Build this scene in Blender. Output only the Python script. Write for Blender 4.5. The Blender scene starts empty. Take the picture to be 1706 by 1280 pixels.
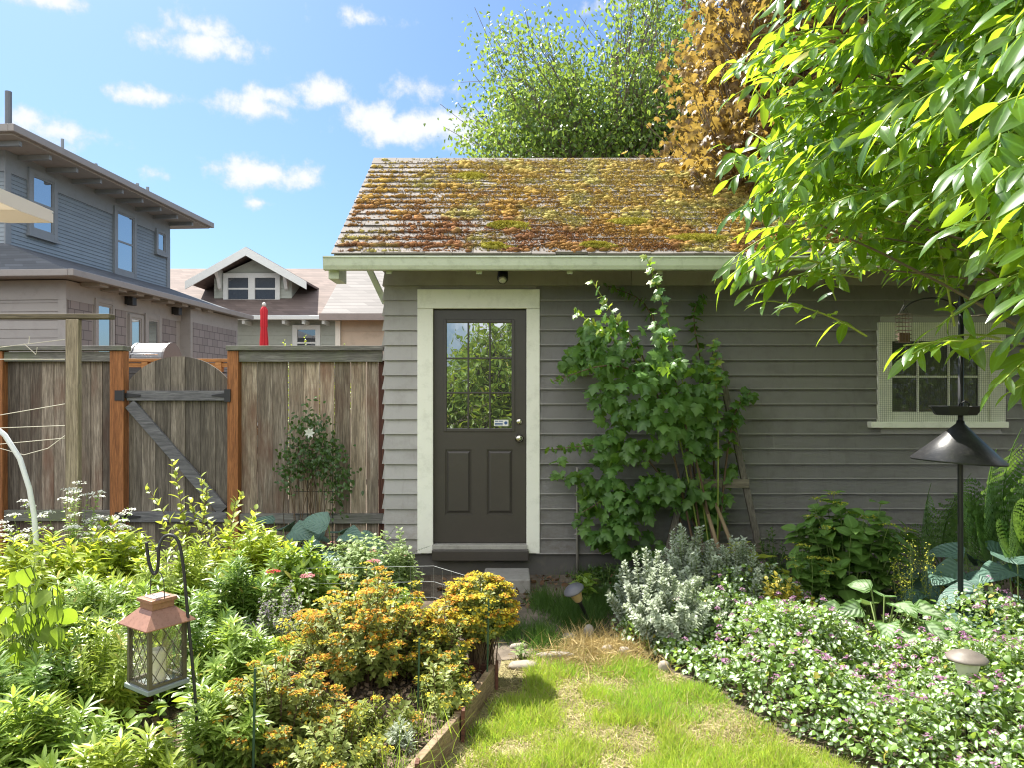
import bpy, math, random
import numpy as np
from mathutils import Vector, Matrix
random.seed(5)
rng = np.random.default_rng(11)
PI = math.pi
DENOISE = True
scene = bpy.context.scene
COL = scene.collection

# ------------------------------------------------------------------ camera and layout
F, CX, HY, CH = 1200.0, 853.0, 660.0, 1.55      # focal length in photo pixels, centre column, horizon row, eye height


def W(px, py, d):
    return np.array([(px - CX) / F * d, d, CH + (HY - py) / F * d])


def WX(px, d):
    return (px - CX) / F * d


def WZ(py, d):
    return CH + (HY - py) / F * d


def nrm(a):
    a = np.asarray(a, float)
    return a / np.maximum(np.linalg.norm(a, axis=-1, keepdims=True), 1e-9)


cam_d = bpy.data.cameras.new('camera')
cam = bpy.data.objects.new('camera', cam_d)
COL.objects.link(cam)
cam.location = (0, 0, CH)
cam.rotation_euler = (PI / 2, 0, 0)
cam_d.sensor_width = 36
cam_d.lens = 36 * F / 1706
cam_d.shift_y = (HY - 640) / 1706
cam_d.clip_end = 500
scene.camera = cam

# ------------------------------------------------------------------ objects


def tag(o, label=None, cat=None, group=None, kind=None):
    if label: o['label'] = label
    if cat: o['category'] = cat
    if group: o['group'] = group
    if kind: o['kind'] = kind
    return o


def thing(name, label, cat, loc=(0, 0, 0), rz=0.0, group=None):
    o = bpy.data.objects.new(name, None)
    o.empty_display_size = .1
    COL.objects.link(o)
    o.location = tuple(float(c) for c in loc)
    o.rotation_euler = (0, 0, rz)
    return tag(o, label, cat, group)


def world_of(o):
    m = Matrix.LocRotScale(o.location, o.rotation_euler, o.scale)
    if o.parent:
        return world_of(o.parent) @ o.matrix_parent_inverse @ m
    return m


def link(name, me, mats, parent=None, local=False, smooth=False, bevel=0.0):
    o = bpy.data.objects.new(name, me)
    COL.objects.link(o)
    if not isinstance(mats, (list, tuple)): mats = [mats]
    for m in mats: me.materials.append(m)
    if parent is not None:
        o.parent = parent
        if not local:
            o.matrix_parent_inverse = world_of(parent).inverted()
    if smooth:
        me.polygons.foreach_set('use_smooth', np.ones(len(me.polygons), bool))
    if bevel:
        b = o.modifiers.new('bevel', 'BEVEL')
        b.width = bevel; b.segments = 2; b.limit_method = 'ANGLE'; b.angle_limit = .6
    return o


class MB:
    """collects hard-surface shapes, then links them as one mesh object"""

    def __init__(s):
        s.v = []; s.f = []; s.mi = []; s.m = 0

    def add(s, verts, faces):
        n = len(s.v)
        s.v += [tuple(float(c) for c in p) for p in verts]
        s.f += [tuple(i + n for i in f) for f in faces]
        s.mi += [s.m] * len(faces)
        return s

    def box(s, x0, x1, y0, y1, z0, z1):
        v = [(x, y, z) for z in (z0, z1) for y in (y0, y1) for x in (x0, x1)]
        return s.add(v, [(0, 2, 3, 1), (4, 5, 7, 6), (0, 1, 5, 4), (2, 6, 7, 3), (0, 4, 6, 2), (1, 3, 7, 5)])

    def beam(s, p, q, w, h, up=(0, 0, 1)):
        p, q = np.array(p, float), np.array(q, float)
        d = nrm(q - p); r = nrm(np.cross(d, up)); u = np.cross(r, d)
        v = []
        for c in (p, q):
            for a, b in ((-1, -1), (1, -1), (1, 1), (-1, 1)):
                v.append(c + r * a * w / 2 + u * b * h / 2)
        return s.add(v, [(0, 1, 2, 3), (7, 6, 5, 4), (0, 4, 5, 1), (1, 5, 6, 2), (2, 6, 7, 3), (3, 7, 4, 0)])

    def tube(s, pts, r, n=8, cap=True):
        pts = np.array(pts, float); k = len(pts)
        rr = np.full(k, r) if np.isscalar(r) else np.array(r, float)
        t = nrm(np.gradient(pts, axis=0))
        ref = np.array([0, 0, 1.]) if abs(t[0][2]) < .9 else np.array([1., 0, 0])
        v = []
        a = nrm(np.cross(t[0], ref))
        for i in range(k):
            a = nrm(a - t[i] * np.dot(a, t[i])); b = np.cross(t[i], a)
            for j in range(n):
                g = 2 * PI * j / n
                v.append(pts[i] + rr[i] * (a * math.cos(g) + b * math.sin(g)))
        f = [(i * n + j, i * n + (j + 1) % n, (i + 1) * n + (j + 1) % n, (i + 1) * n + j) for i in range(k - 1) for j in range(n)]
        if cap: f += [tuple(range(n - 1, -1, -1)), tuple(range((k - 1) * n, k * n))]
        return s.add(v, f)

    def lathe(s, prof, c, n=24, wob=None):
        c = np.array(c, float); v = []; k = len(prof)
        for i, (r, z) in enumerate(prof):
            for j in range(n):
                g = 2 * PI * j / n
                q = r * (1 + (wob(g, z) if wob else 0))
                v.append(c + (q * math.cos(g), q * math.sin(g), z))
        f = [(i * n + j, i * n + (j + 1) % n, (i + 1) * n + (j + 1) % n, (i + 1) * n + j) for i in range(k - 1) for j in range(n)]
        f += [tuple(range(n - 1, -1, -1)), tuple(range((k - 1) * n, k * n))]
        return s.add(v, f)

    def prism(s, poly, a, b):
        """poly of 3-d points a swept to a + b"""
        p = [np.array(q, float) + a for q in poly]; n = len(p)
        v = p + [q + np.array(b, float) for q in p]
        f = [tuple(range(n - 1, -1, -1)), tuple(range(n, 2 * n))] + [(i, (i + 1) % n, n + (i + 1) % n, n + i) for i in range(n)]
        return s.add(v, f)

    def build(s, name, mats, parent=None, local=False, smooth=False, bevel=0.0):
        me = bpy.data.meshes.new(name)
        me.from_pydata(s.v, [], s.f)
        o = link(name, me, mats, parent, local, smooth, bevel)
        if any(s.mi): me.polygons.foreach_set('material_index', np.array(s.mi, np.int32))
        me.update()
        return o


class FB:
    """collects leaves and stems as arrays, then links them as one mesh object"""

    def __init__(s):
        s.c = []

    def add(s, chunk, mi=0):
        if chunk is not None and len(chunk[0]): s.c.append((chunk[0], chunk[1], chunk[2], mi))
        return s

    def build(s, name, mats, parent=None, smooth=True):
        nv = sum(len(c[0]) for c in s.c); npoly = sum(len(c[1]) for c in s.c); nl = sum(c[1].size for c in s.c)
        me = bpy.data.meshes.new(name)
        me.vertices.add(nv); me.loops.add(nl); me.polygons.add(npoly)
        V = np.concatenate([c[0] for c in s.c]).astype(np.float32)
        off = 0; L = []; ST = []; UV = []; MI = []; lo = 0
        for v, f, uv, mi in s.c:
            L.append((f + off).ravel()); UV.append(uv[f.ravel()])
            ST.append(lo + np.arange(len(f)) * f.shape[1]); lo += f.size
            MI.append(np.full(len(f), mi)); off += len(v)
        me.vertices.foreach_set('co', V.ravel())
        me.loops.foreach_set('vertex_index', np.concatenate(L).astype(np.int32))
        me.polygons.foreach_set('loop_start', np.concatenate(ST).astype(np.int32))
        me.polygons.foreach_set('material_index', np.concatenate(MI).astype(np.int32))
        u = me.uv_layers.new(name='UVMap')
        u.data.foreach_set('uv', np.concatenate(UV).astype(np.float32).ravel())
        me.update(calc_edges=True); me.validate()
        return link(name, me, mats, parent, smooth=smooth)


# leaf templates: vertices (x across, y along, z off the blade), faces, uv
def grid_leaf(wf, m=4, fold=.25, curl=.25, wave=0.0):
    V = []; U = []
    for i in range(m + 1):
        t = i / m; w = wf(t); z = -curl * t * t
        for sx in (-1, 0, 1):
            V.append((sx * w, t, z + (fold * w if sx else 0) + wave * math.sin(t * 9 + sx * 1.7) * w)); U.append((.5 + .5 * sx, t))
    Fc = [(3 * i + j, 3 * i + j + 1, 3 * i + j + 4, 3 * i + j + 3) for i in range(m) for j in (0, 1)]
    return np.array(V, float), np.array(Fc), np.array(U, float)


def shape(w, peak=.4, p=1.0):
    return lambda t: w * max(.02, (math.sin(PI * t ** (math.log(.5) / math.log(peak)))) ** p)


LANCE = grid_leaf(shape(.13, .4), 4, .3, .25)
NARROW = grid_leaf(shape(.085, .5, .8), 3, .35, .2)
LAUREL = grid_leaf(shape(.145, .52, .7), 6, .25, .3, .08)
OVATE = grid_leaf(shape(.3, .4, .8), 4, .22, .3)
OVATE_HI = grid_leaf(shape(.33, .38, .8), 6, .22, .35, .06)
HEART = grid_leaf(lambda t: .46 * max(.02, (1 - t) ** .55 * (.62 + .5 * min(t * 5, 1))) if t > 0 else .2, 6, .2, .35, .07)
VIB0 = 0
SMALL = grid_leaf(shape(.36, .5, .7), 2, .2, .2)
BLADE = grid_leaf(lambda t: .03 * (1 - t) + .002, 3, .2, .35)
TUFT = grid_leaf(lambda t: .12 * (1 - t) + .01, 2, .2, .2)


def lobed(pts, curl=.25, fold=.12):
    """fan-shaped leaf from a half outline of (x, y)"""
    o = [(x, y) for x, y in pts] + [(-x, y) for x, y in reversed(pts[1:-1])]
    n = len(o)
    V = [(0, .35, .03)] + [(x, y, -curl * y * y - fold * 2 * abs(x) ** 1.5 + .04 * ((i % 2) * 2 - 1)) for i, (x, y) in enumerate(o)]
    Fc = [(0, 1 + i, 1 + (i + 1) % n) for i in range(n)]
    U = [(.5 + v[0] * .5, v[1]) for v in V]
    return np.array(V, float), np.array(Fc), np.array(U, float)


VIBURN = lobed([(0, 0), (.2, -.06), (.46, .12), (.52, .34), (.34, .36), (.52, .68), (.3, .62), (.22, .74), (0, 1.0)])
MAPLE = lobed([(0, 0), (.16, -.02), (.5, .02), (.34, .2), (.64, .42), (.42, .44), (.5, .72), (.26, .64), (.16, .62), (.12, .8), (0, 1.02)], .3, .2)
CUT = lobed([(0, 0), (.06, .22), (.34, .3), (.4, .5), (.2, .48), (.26, .78), (.1, .74), (0, 1.0)], .3, .15)
PETAL = grid_leaf(shape(.3, .7, .7), 2, .1, .1)


def comb(leaf, items):
    """a compound template out of placed copies: (pos, dir, normal, size)"""
    P, D, N, S = [np.array(a, float) for a in zip(*items)]
    v, f, u = place(leaf, P, D, N, S)
    return v, f, u


def place(T, P, D, N, S, wide=1.0):
    v, f, u = T
    P, D, N = np.atleast_2d(P).astype(float), nrm(np.atleast_2d(D)), np.atleast_2d(N).astype(float)
    n = len(P)
    S = np.broadcast_to(np.asarray(S, float), (n,))
    Wd = nrm(np.cross(D, N)); Nn = np.cross(Wd, D)
    wide = np.broadcast_to(np.asarray(wide, float), (n,))
    V = P[:, None, :] + S[:, None, None] * ((v[None, :, 0:1] * wide[:, None, None]) * Wd[:, None, :] + v[None, :, 1:2] * D[:, None, :] + v[None, :, 2:3] * Nn[:, None, :])
    Fc = f[None] + (np.arange(n) * len(v))[:, None, None]
    return V.reshape(-1, 3), Fc.reshape(-1, f.shape[1]), np.tile(u, (n, 1))


def tubes(C, R, sides=4):
    """C: (n, k, 3) curves, R: radius or (n, k)"""
    C = np.asarray(C, float); n, k, _ = C.shape
    R = np.broadcast_to(np.asarray(R, float), (n, k)) if not np.isscalar(R) else np.full((n, k), R)
    T = nrm(np.gradient(C, axis=1))
    ref = np.where(np.abs(T[..., 2:3]) < .85, np.array([0, 0, 1.]), np.array([1., 0, 0]))
    ref = np.broadcast_to(ref[:, :1], T.shape)
    A = nrm(np.cross(T, ref)); B = np.cross(T, A)
    g = np.arange(sides) * 2 * PI / sides
    V = C[:, :, None] + R[:, :, None, None] * (A[:, :, None] * np.cos(g)[:, None] + B[:, :, None] * np.sin(g)[:, None])
    V = V.reshape(-1, 3)
    b = (np.arange(n) * k * sides)[:, None, None] + (np.arange(k - 1) * sides)[None, :, None]
    j = np.arange(sides)[None, None]; j2 = (j + 1) % sides
    Fc = np.stack([b + j, b + j2, b + j2 + sides, b + j + sides], -1).reshape(-1, 4)
    return V, Fc, np.full((len(V), 2), .5)


def bez(p0, p1, p2, k=6):
    t = np.linspace(0, 1, k)[None, :, None]
    return (1 - t) ** 2 * p0[:, None] + 2 * t * (1 - t) * p1[:, None] + t * t * p2[:, None]


def U(a, b, n):
    return rng.uniform(a, b, n)


def rdir(n):
    return nrm(rng.normal(size=(n, 3)))


def sample_curves(C, t):
    """points and tangents of curves (n,k,3) at t (n,m)"""
    n, k, _ = C.shape
    x = np.clip(t, 0, .9999) * (k - 1); i = x.astype(int); f = (x - i)[..., None]
    a = C[np.arange(n)[:, None], i]; b = C[np.arange(n)[:, None], i + 1]
    return a * (1 - f) + b * f, nrm(b - a)


def leaves_on(C, T, size, per, t0=.2, ang=(70, 35), whorl=1, taper=.5, jit=.25, droop=0.0, side=None, wide=1.0, t1=.99):
    """leaves along curves; golden-angle or whorled; side = vector kept in plane for alternate ranks"""
    n = len(C)
    nodes = max(1, per // whorl)
    t = np.linspace(t0, t1, nodes)[None] + U(-.4, .4, (n, nodes)) * (t1 - t0) / nodes
    P, Tg = sample_curves(C, t)
    P = np.repeat(P, whorl, 1); Tg = np.repeat(Tg, whorl, 1); tt = np.repeat(t, whorl, 1)
    m = P.shape[1]
    ref = np.where(np.abs(Tg[..., 2:3]) < .9, np.array([0, 0, 1.]), np.array([1., 0, 0]))
    A = nrm(np.cross(Tg, ref)); B = np.cross(Tg, A)
    idx = np.arange(m)[None]
    if side is None:
        ph = (idx // whorl) * 2.39996 + (idx % whorl) * 2 * PI / whorl + U(0, 6.28, (n, 1))
    else:
        ph = (idx % 2) * PI + U(-.5, .5, (n, m))
    ph = ph + U(-jit, jit, (n, m))
    Rd = A * np.cos(ph)[..., None] + B * np.sin(ph)[..., None]
    a = np.radians(ang[0] + (ang[1] - ang[0]) * tt) + U(-jit, jit, (n, m)) * .6
    D = Tg * np.cos(a)[..., None] + Rd * np.sin(a)[..., None]
    D = D + np.array([0, 0, -1.]) * droop
    N = Tg * np.sin(a)[..., None] - Rd * np.cos(a)[..., None] + rng.normal(size=D.shape) * jit * .5
    if side is not None:
        N = N * .3 + np.array([0, 0, 1.]) + rng.normal(size=D.shape) * jit
    S = size * (1 - taper * np.clip(tt, 0, 1) ** 3) * U(.7, 1.15, (n, m))
    r = lambda a: a.reshape(-1, 3)
    return place(T, r(P), r(D), r(N), S.ravel(), wide)


def stems(base, rx, ry, h, n, dome=.45, lean=0.0, spread=.4, k=6):
    """curves that rise from a patch into a dome"""
    base = np.array(base, float)
    g = U(0, 2 * PI, n); r = np.sqrt(U(0, 1, n))
    off = np.stack([rx * r * np.cos(g), ry * r * np.sin(g), np.zeros(n)], 1)
    p0 = base + off * spread
    hh = h * (1 - dome * r ** 2) * U(.72, 1.05, n)
    p2 = base + off + np.stack([np.full(n, lean), np.zeros(n), hh], 1)
    p1 = p0 * .55 + p2 * .45; p1[:, 2] = base[2] + hh * .7
    p1 += rng.normal(size=(n, 3)) * .02
    return bez(p0, p1, p2, k)


def in_poly(x, y, poly):
    c = np.zeros(len(x), bool); n = len(poly)
    for i in range(n):
        x0, y0 = poly[i]; x1, y1 = poly[(i + 1) % n]
        h = ((y0 > y) != (y1 > y)) & (x < (x1 - x0) * (y - y0) / ((y1 - y0) or 1e-9) + x0)
        c ^= h
    return c


def fill_poly(poly, n):
    p = np.array(poly, float); lo, hi = p.min(0), p.max(0); out = []
    while sum(len(o) for o in out) < n:
        q = rng.uniform(lo, hi, (n * 2, 2)); out.append(q[in_poly(q[:, 0], q[:, 1], poly)])
    return np.concatenate(out)[:n]


def WP(pp, d):
    return np.stack([(pp[:, 0] - CX) / F * d, d, CH + (HY - pp[:, 1]) / F * d], 1)


# ------------------------------------------------------------------ materials
def mat_new(name):
    m = bpy.data.materials.new(name); m.use_nodes = True
    nt = m.node_tree
    return m, nt, nt.nodes, nt.links, nt.nodes['Principled BSDF']


def nd(nt, typ, **kw):
    n = nt.nodes.new(typ)
    for k, v in kw.items():
        if k.startswith('i_'):
            key = k[2:]
            n.inputs[int(key) if key.isdigit() else key.replace('_', ' ')].default_value = v
        else: setattr(n, k, v)
    return n


def mixc(nt, fac, a, b, mode='MIX'):
    n = nt.nodes.new('ShaderNodeMix'); n.data_type = 'RGBA'; n.blend_type = mode
    for sock, val in ((0, fac), (6, a), (7, b)):
        if hasattr(val, 'links'): nt.links.new(val, n.inputs[sock])
        elif sock == 0: n.inputs[0].default_value = val
        else: n.inputs[sock].default_value = (*val[:3], 1)
    return n.outputs[2]


def noise(nt, scale, detail=4, stretch=None, rough=.55, coord='Object', dist=0.0, shift=False):
    tc = nd(nt, 'ShaderNodeTexCoord'); src = tc.outputs[coord]
    if shift:                   # every board cut from another tree
        cb = nd(nt, 'ShaderNodeCombineXYZ'); r_ = island(nt)
        for i_, k_ in enumerate((17.0, 5.0, 29.0)): nt.links.new(math_(nt, 'MULTIPLY', r_, k_), cb.inputs[i_])
        ad = nd(nt, 'ShaderNodeVectorMath', operation='ADD'); nt.links.new(src, ad.inputs[0]); nt.links.new(cb.outputs[0], ad.inputs[1]); src = ad.outputs[0]
    if stretch:
        mp = nd(nt, 'ShaderNodeMapping'); mp.inputs['Scale'].default_value = stretch
        nt.links.new(src, mp.inputs[0]); src = mp.outputs[0]
    n = nd(nt, 'ShaderNodeTexNoise', i_Scale=scale, i_Detail=detail, i_Roughness=rough, i_Distortion=dist)
    nt.links.new(src, n.inputs['Vector'])
    return n.outputs['Fac']


def ramp(nt, fac, stops):
    r = nd(nt, 'ShaderNodeValToRGB'); e = r.color_ramp.elements
    while len(e) < len(stops): e.new(.5)
    for el, (p, c) in zip(e, stops):
        el.position = p; el.color = (*c, 1) if not np.isscalar(c) else (c, c, c, 1)
    nt.links.new(fac, r.inputs[0])
    return r.outputs[0]


def island(nt):
    return nd(nt, 'ShaderNodeNewGeometry').outputs['Random Per Island']


def math_(nt, op, a, b=0.0, c=None):
    n = nd(nt, 'ShaderNodeMath', operation=op)
    for i, v in enumerate((a, b) if c is None else (a, b, c)):
        if hasattr(v, 'links'): nt.links.new(v, n.inputs[i])
        else: n.inputs[i].default_value = v
    return n.outputs[0]


def bump(nt, bsdf, h, strength=.3, dist=.01):
    b = nd(nt, 'ShaderNodeBump', i_Strength=strength, i_Distance=dist)
    nt.links.new(h, b.inputs['Height']); nt.links.new(b.outputs[0], bsdf.inputs['Normal'])


def paint(name, col, var=.12, rough=.55, dirt=(.1, .09, .07), dirt_amt=.25, scale=3, grain=None, bs=.15, metal=0.0, isl=0.0):
    m, nt, N, L, b = mat_new(name)
    c = mixc(nt, noise(nt, scale, 6), [x * (1 - var) for x in col], [x * (1 + var) for x in col])
    d = ramp(nt, noise(nt, scale * 2.3, 8, rough=.7), [(.5, 0.), (.75, 1.)])
    c = mixc(nt, math_(nt, 'MULTIPLY', d, dirt_amt), c, dirt)
    if isl:
        c = mixc(nt, 1.0, c, ramp(nt, island(nt), [(0, 1 - isl), (1, 1 + isl)]), 'MULTIPLY')
    L.new(c, b.inputs['Base Color'])
    b.inputs['Roughness'].default_value = rough; b.inputs['Metallic'].default_value = metal
    bump(nt, b, noise(nt, 60, 4, grain), bs, .004)
    return m


def wood(name, cols, isl=.3, vert=True, stain=None, rough=.8, axis=None, fine=1.0):
    """weathered planks: grain stretched along the boards, each board its own tone"""
    m, nt, N, L, b = mat_new(name)
    st = axis or ((14, 14, .9) if vert else (.9, 14, 14))
    g = noise(nt, 2.2 * fine, 8, st, .65, dist=.9, shift=True)
    c = ramp(nt, g, [(.25, cols[0]), (.5, cols[1]), (.72, cols[2])])
    f = noise(nt, 9 * fine, 5, st, .7, shift=True)
    c = mixc(nt, ramp(nt, f, [(.42, 0.), (.6, .55)]), c, [x * .45 for x in cols[0]])
    blot = noise(nt, 1.7, 5, (2.5, 2.5, .8), .6, shift=True)
    if stain:
        c = mixc(nt, ramp(nt, blot, [(.48, 0.), (.68, .8)]), c, stain)
    c = mixc(nt, 1.0, c, ramp(nt, island(nt), [(0, 1 - isl), (1, 1 + isl)]), 'MULTIPLY')
    L.new(c, b.inputs['Base Color'])
    b.inputs['Roughness'].default_value = rough
    bump(nt, b, g, .5, .004)
    return m


def leafm(name, a, b_, tr, t=.45, rough=.42, spec=.5, rib=.0, edge=None, back=None, var=.25, ribs=0, wilt=0.0):
    """leaf: reflecting and letting light through; each leaf its own tone; midrib and veins from the leaf's own uv"""
    m, nt, N, L, b = mat_new(name)
    isl = island(nt)
    c = ramp(nt, isl, [(0, a), (1 - wilt, b_), (1 - wilt * .5, [.42 * .8 + b_[0] * .2, .30, .07])] if wilt else [(0, a), (1, b_)])
    c = mixc(nt, 1.0, c, ramp(nt, noise(nt, 3.0, 3), [(.3, 1 - var), (.7, 1 + var)]), 'MULTIPLY')
    uv = nd(nt, 'ShaderNodeUVMap'); uv.uv_map = 'UVMap'
    sx = nd(nt, 'ShaderNodeSeparateXYZ'); L.new(uv.outputs[0], sx.inputs[0])
    cx = math_(nt, 'ABSOLUTE', math_(nt, 'SUBTRACT', sx.outputs[0], .5))
    if edge:
        cy = math_(nt, 'ABSOLUTE', math_(nt, 'SUBTRACT', sx.outputs[1], .48))
        e = math_(nt, 'MAXIMUM', cx, math_(nt, 'MULTIPLY', cy, .95))
        c = mixc(nt, ramp(nt, math_(nt, 'ADD', e, math_(nt, 'MULTIPLY', noise(nt, 120, 2), .12)), [(.30, 0.), (.40, 1.)]), c, edge)
    if rib:
        c = mixc(nt, ramp(nt, cx, [(.0, rib), (.1, 0.)]), c, [min(1, x * 2.2 + .03) for x in b_])
    L.new(c, b.inputs['Base Color'])
    b.inputs['Roughness'].default_value = rough
    b.inputs['Specular IOR Level'].default_value = spec
    if ribs:
        wv = math_(nt, 'SINE', math_(nt, 'MULTIPLY', math_(nt, 'SUBTRACT', sx.outputs[1], math_(nt, 'MULTIPLY', cx, .8)), ribs))
        bump(nt, b, wv, .55, .004)
    tb = nd(nt, 'ShaderNodeBsdfTranslucent')
    tc = mixc(nt, isl, [x * .8 for x in tr], [min(1, x * 1.15) for x in tr])
    L.new(tc, tb.inputs[0])
    mx = nd(nt, 'ShaderNodeMixShader', i_Fac=t)
    L.new(b.outputs[0], mx.inputs[1]); L.new(tb.outputs[0], mx.inputs[2])
    L.new(mx.outputs[0], N['Material Output'].inputs[0])
    return m


def plain(name, col, rough=.5, metal=0.0, var=.1, spec=.5):
    m, nt, N, L, b = mat_new(name)
    c = mixc(nt, noise(nt, 25, 5), [x * (1 - var) for x in col], [min(1, x * (1 + var)) for x in col])
    L.new(c, b.inputs['Base Color'])
    b.inputs['Roughness'].default_value = rough; b.inputs['Metallic'].default_value = metal; b.inputs['Specular IOR Level'].default_value = spec
    return m


def glassm(name, tint, fac, rough=.01, wav=.0):
    """window pane seen from outside: dark room behind, sky and garden mirrored in front"""
    m, nt, N, L, b = mat_new(name)
    b.inputs['Base Color'].default_value = (*tint, 1); b.inputs['Roughness'].default_value = .3
    g = nd(nt, 'ShaderNodeBsdfGlossy', i_Roughness=rough)
    g.inputs[0].default_value = (.95, .97, 1, 1)
    if wav:
        bb = nd(nt, 'ShaderNodeBump', i_Strength=wav, i_Distance=.02)
        L.new(noise(nt, 4, 2), bb.inputs['Height']); L.new(bb.outputs[0], g.inputs['Normal'])
    mx = nd(nt, 'ShaderNodeMixShader', i_Fac=fac)
    L.new(b.outputs[0], mx.inputs[1]); L.new(g.outputs[0], mx.inputs[2])
    L.new(mx.outputs[0], N['Material Output'].inputs[0])
    return m


# ------------------------------------------------------------------ sun, sky and clouds
SUNDIR = nrm(np.array([-1.0, 1.0, 2.2]))
EL = math.asin(SUNDIR[2]); AZ = math.atan2(SUNDIR[0], SUNDIR[1])
sd = bpy.data.lights.new('sun', 'SUN'); sun = bpy.data.objects.new('sun', sd); COL.objects.link(sun)
sd.energy = 5.0; sd.angle = math.radians(.5); sd.color = (1.0, .95, .86)
sun.rotation_euler = Vector(SUNDIR).to_track_quat('Z', 'Y').to_euler()

world = bpy.data.worlds.new('World'); scene.world = world; world.use_nodes = True
wt = world.node_tree; WL = wt.links
bg = wt.nodes['Background']
sky = nd(wt, 'ShaderNodeTexSky'); sky.sky_type = 'NISHITA'; sky.sun_disc = False
sky.sun_elevation = EL; sky.sun_rotation = AZ
sky.altitude = 0; sky.air_density = 1.0; sky.dust_density = 1.5; sky.ozone_density = 3.0
tc = nd(wt, 'ShaderNodeTexCoord')
sep = nd(wt, 'ShaderNodeSeparateXYZ'); WL.new(tc.outputs['Generated'], sep.inputs[0])
az = math_(wt, 'ARCTAN2', sep.outputs[0], sep.outputs[1]); el = math_(wt, 'ARCSINE', sep.outputs[2])
cmb = nd(wt, 'ShaderNodeCombineXYZ'); WL.new(az, cmb.inputs[0]); WL.new(el, cmb.inputs[1])
nz = nd(wt, 'ShaderNodeTexNoise', i_Scale=9.0, i_Detail=6, i_Roughness=.55); WL.new(cmb.outputs[0], nz.inputs['Vector'])
nz2 = nd(wt, 'ShaderNodeTexNoise', i_Scale=24.0, i_Detail=7, i_Roughness=.62); WL.new(cmb.outputs[0], nz2.inputs['Vector'])
# clouds: centre (column, row), half width, half height, strength
CLOUDS = [(335, 72, 92, 26, 1), (330, 42, 55, 26, .9), (253, 158, 62, 18, .8), (420, 180, 70, 28, 1), (450, 160, 60, 22, .9), (530, 152, 66, 26, .9),
          (620, 195, 72, 36, 1), (700, 212, 112, 34, 1.1), (690, 150, 60, 26, .7), (760, 200, 80, 28, .8), (440, 286, 92, 26, 1), (262, 292, 38, 14, .6),
          (105, 215, 84, 26, .8), (40, 196, 60, 22, .7), (432, 334, 24, 9, .6), (590, 26, 62, 16, .5), (1040, 6, 90, 16, .5), (85, -10, 70, 24, .9)]


def ang(px, py):
    v = nrm(np.array([(px - CX) / F, 1, (HY - py) / F])); return math.atan2(v[0], v[1]), math.asin(v[2])


dist = nd(wt, 'ShaderNodeVectorMath', operation='MULTIPLY_ADD')
WL.new(nz.outputs['Color'], dist.inputs[0]); dist.inputs[1].default_value = (.05, .022, 0); WL.new(cmb.outputs[0], dist.inputs[2])
off = nd(wt, 'ShaderNodeVectorMath', operation='SUBTRACT'); WL.new(dist.outputs[0], off.inputs[0]); off.inputs[1].default_value = (.025, .011, 0)
acc = None; accb = None
for (px, py, hw, hh, st) in CLOUDS:
    a0, e0 = ang(px, py); a1, _ = ang(px + hw, py); _, e1 = ang(px, py - hh)
    s = nd(wt, 'ShaderNodeVectorMath', operation='SUBTRACT'); WL.new(off.outputs[0], s.inputs[0]); s.inputs[1].default_value = (a0, e0, 0)
    q = nd(wt, 'ShaderNodeVectorMath', operation='DIVIDE'); WL.new(s.outputs[0], q.inputs[0]); q.inputs[1].default_value = (a1 - a0, e1 - e0, 1)
    ln = nd(wt, 'ShaderNodeVectorMath', operation='LENGTH'); WL.new(q.outputs[0], ln.inputs[0])
    v = math_(wt, 'MULTIPLY', math_(wt, 'SUBTRACT', 1.25, ln.outputs['Value']), st)
    acc = v if acc is None else math_(wt, 'MAXIMUM', acc, v)
acc = math_(wt, 'MAXIMUM', acc, -.6)
den = math_(wt, 'ADD', acc, math_(wt, 'MULTIPLY', math_(wt, 'SUBTRACT', nz2.outputs['Fac'], .52), 2.9))
mr = nd(wt, 'ShaderNodeMapRange', interpolation_type='SMOOTHSTEP'); WL.new(den, mr.inputs[0])
mr.inputs[1].default_value = .0; mr.inputs[2].default_value = .85
lit = nd(wt, 'ShaderNodeMapRange'); WL.new(den, lit.inputs[0]); lit.inputs[1].default_value = .3; lit.inputs[2].default_value = 1.4
CLOUD_HI = (4.4, 4.42, 4.5); CLOUD_LO = (3.1, 3.35, 3.75)
SKYTINT = (.49, .61, .70)
cc = mixc(wt, lit.outputs[0], CLOUD_LO, CLOUD_HI)
hsv = nd(wt, 'ShaderNodeHueSaturation', i_Saturation=1.0, i_Value=1.0); WL.new(sky.outputs[0], hsv.inputs['Color'])
skyt = mixc(wt, 1.0, hsv.outputs[0], SKYTINT, 'MULTIPLY')
skyc = mixc(wt, math_(wt, 'MULTIPLY', mr.outputs[0], .95), skyt, cc)
# unseen broken cumulus behind the viewer, added bright to fill the shade
nz3 = nd(wt, 'ShaderNodeTexNoise', i_Scale=2.6, i_Detail=7, i_Roughness=.58); WL.new(tc.outputs['Generated'], nz3.inputs['Vector'])
back = nd(wt, 'ShaderNodeMapRange'); WL.new(sep.outputs[1], back.inputs[0]); back.inputs[1].default_value = .25; back.inputs[2].default_value = -.25
m3 = nd(wt, 'ShaderNodeMapRange', interpolation_type='SMOOTHSTEP'); WL.new(nz3.outputs['Fac'], m3.inputs[0]); m3.inputs[1].default_value = .40; m3.inputs[2].default_value = .56
up3 = nd(wt, 'ShaderNodeMapRange'); WL.new(sep.outputs[2], up3.inputs[0]); up3.inputs[1].default_value = .0; up3.inputs[2].default_value = .15
skyc = mixc(wt, math_(wt, 'MULTIPLY', math_(wt, 'MULTIPLY', back.outputs[0], m3.outputs[0]), up3.outputs[0]), skyc, (10.3, 10.2, 10.1))
WL.new(skyc, bg.inputs[0])
bg.inputs['Strength'].default_value = .10

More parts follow.
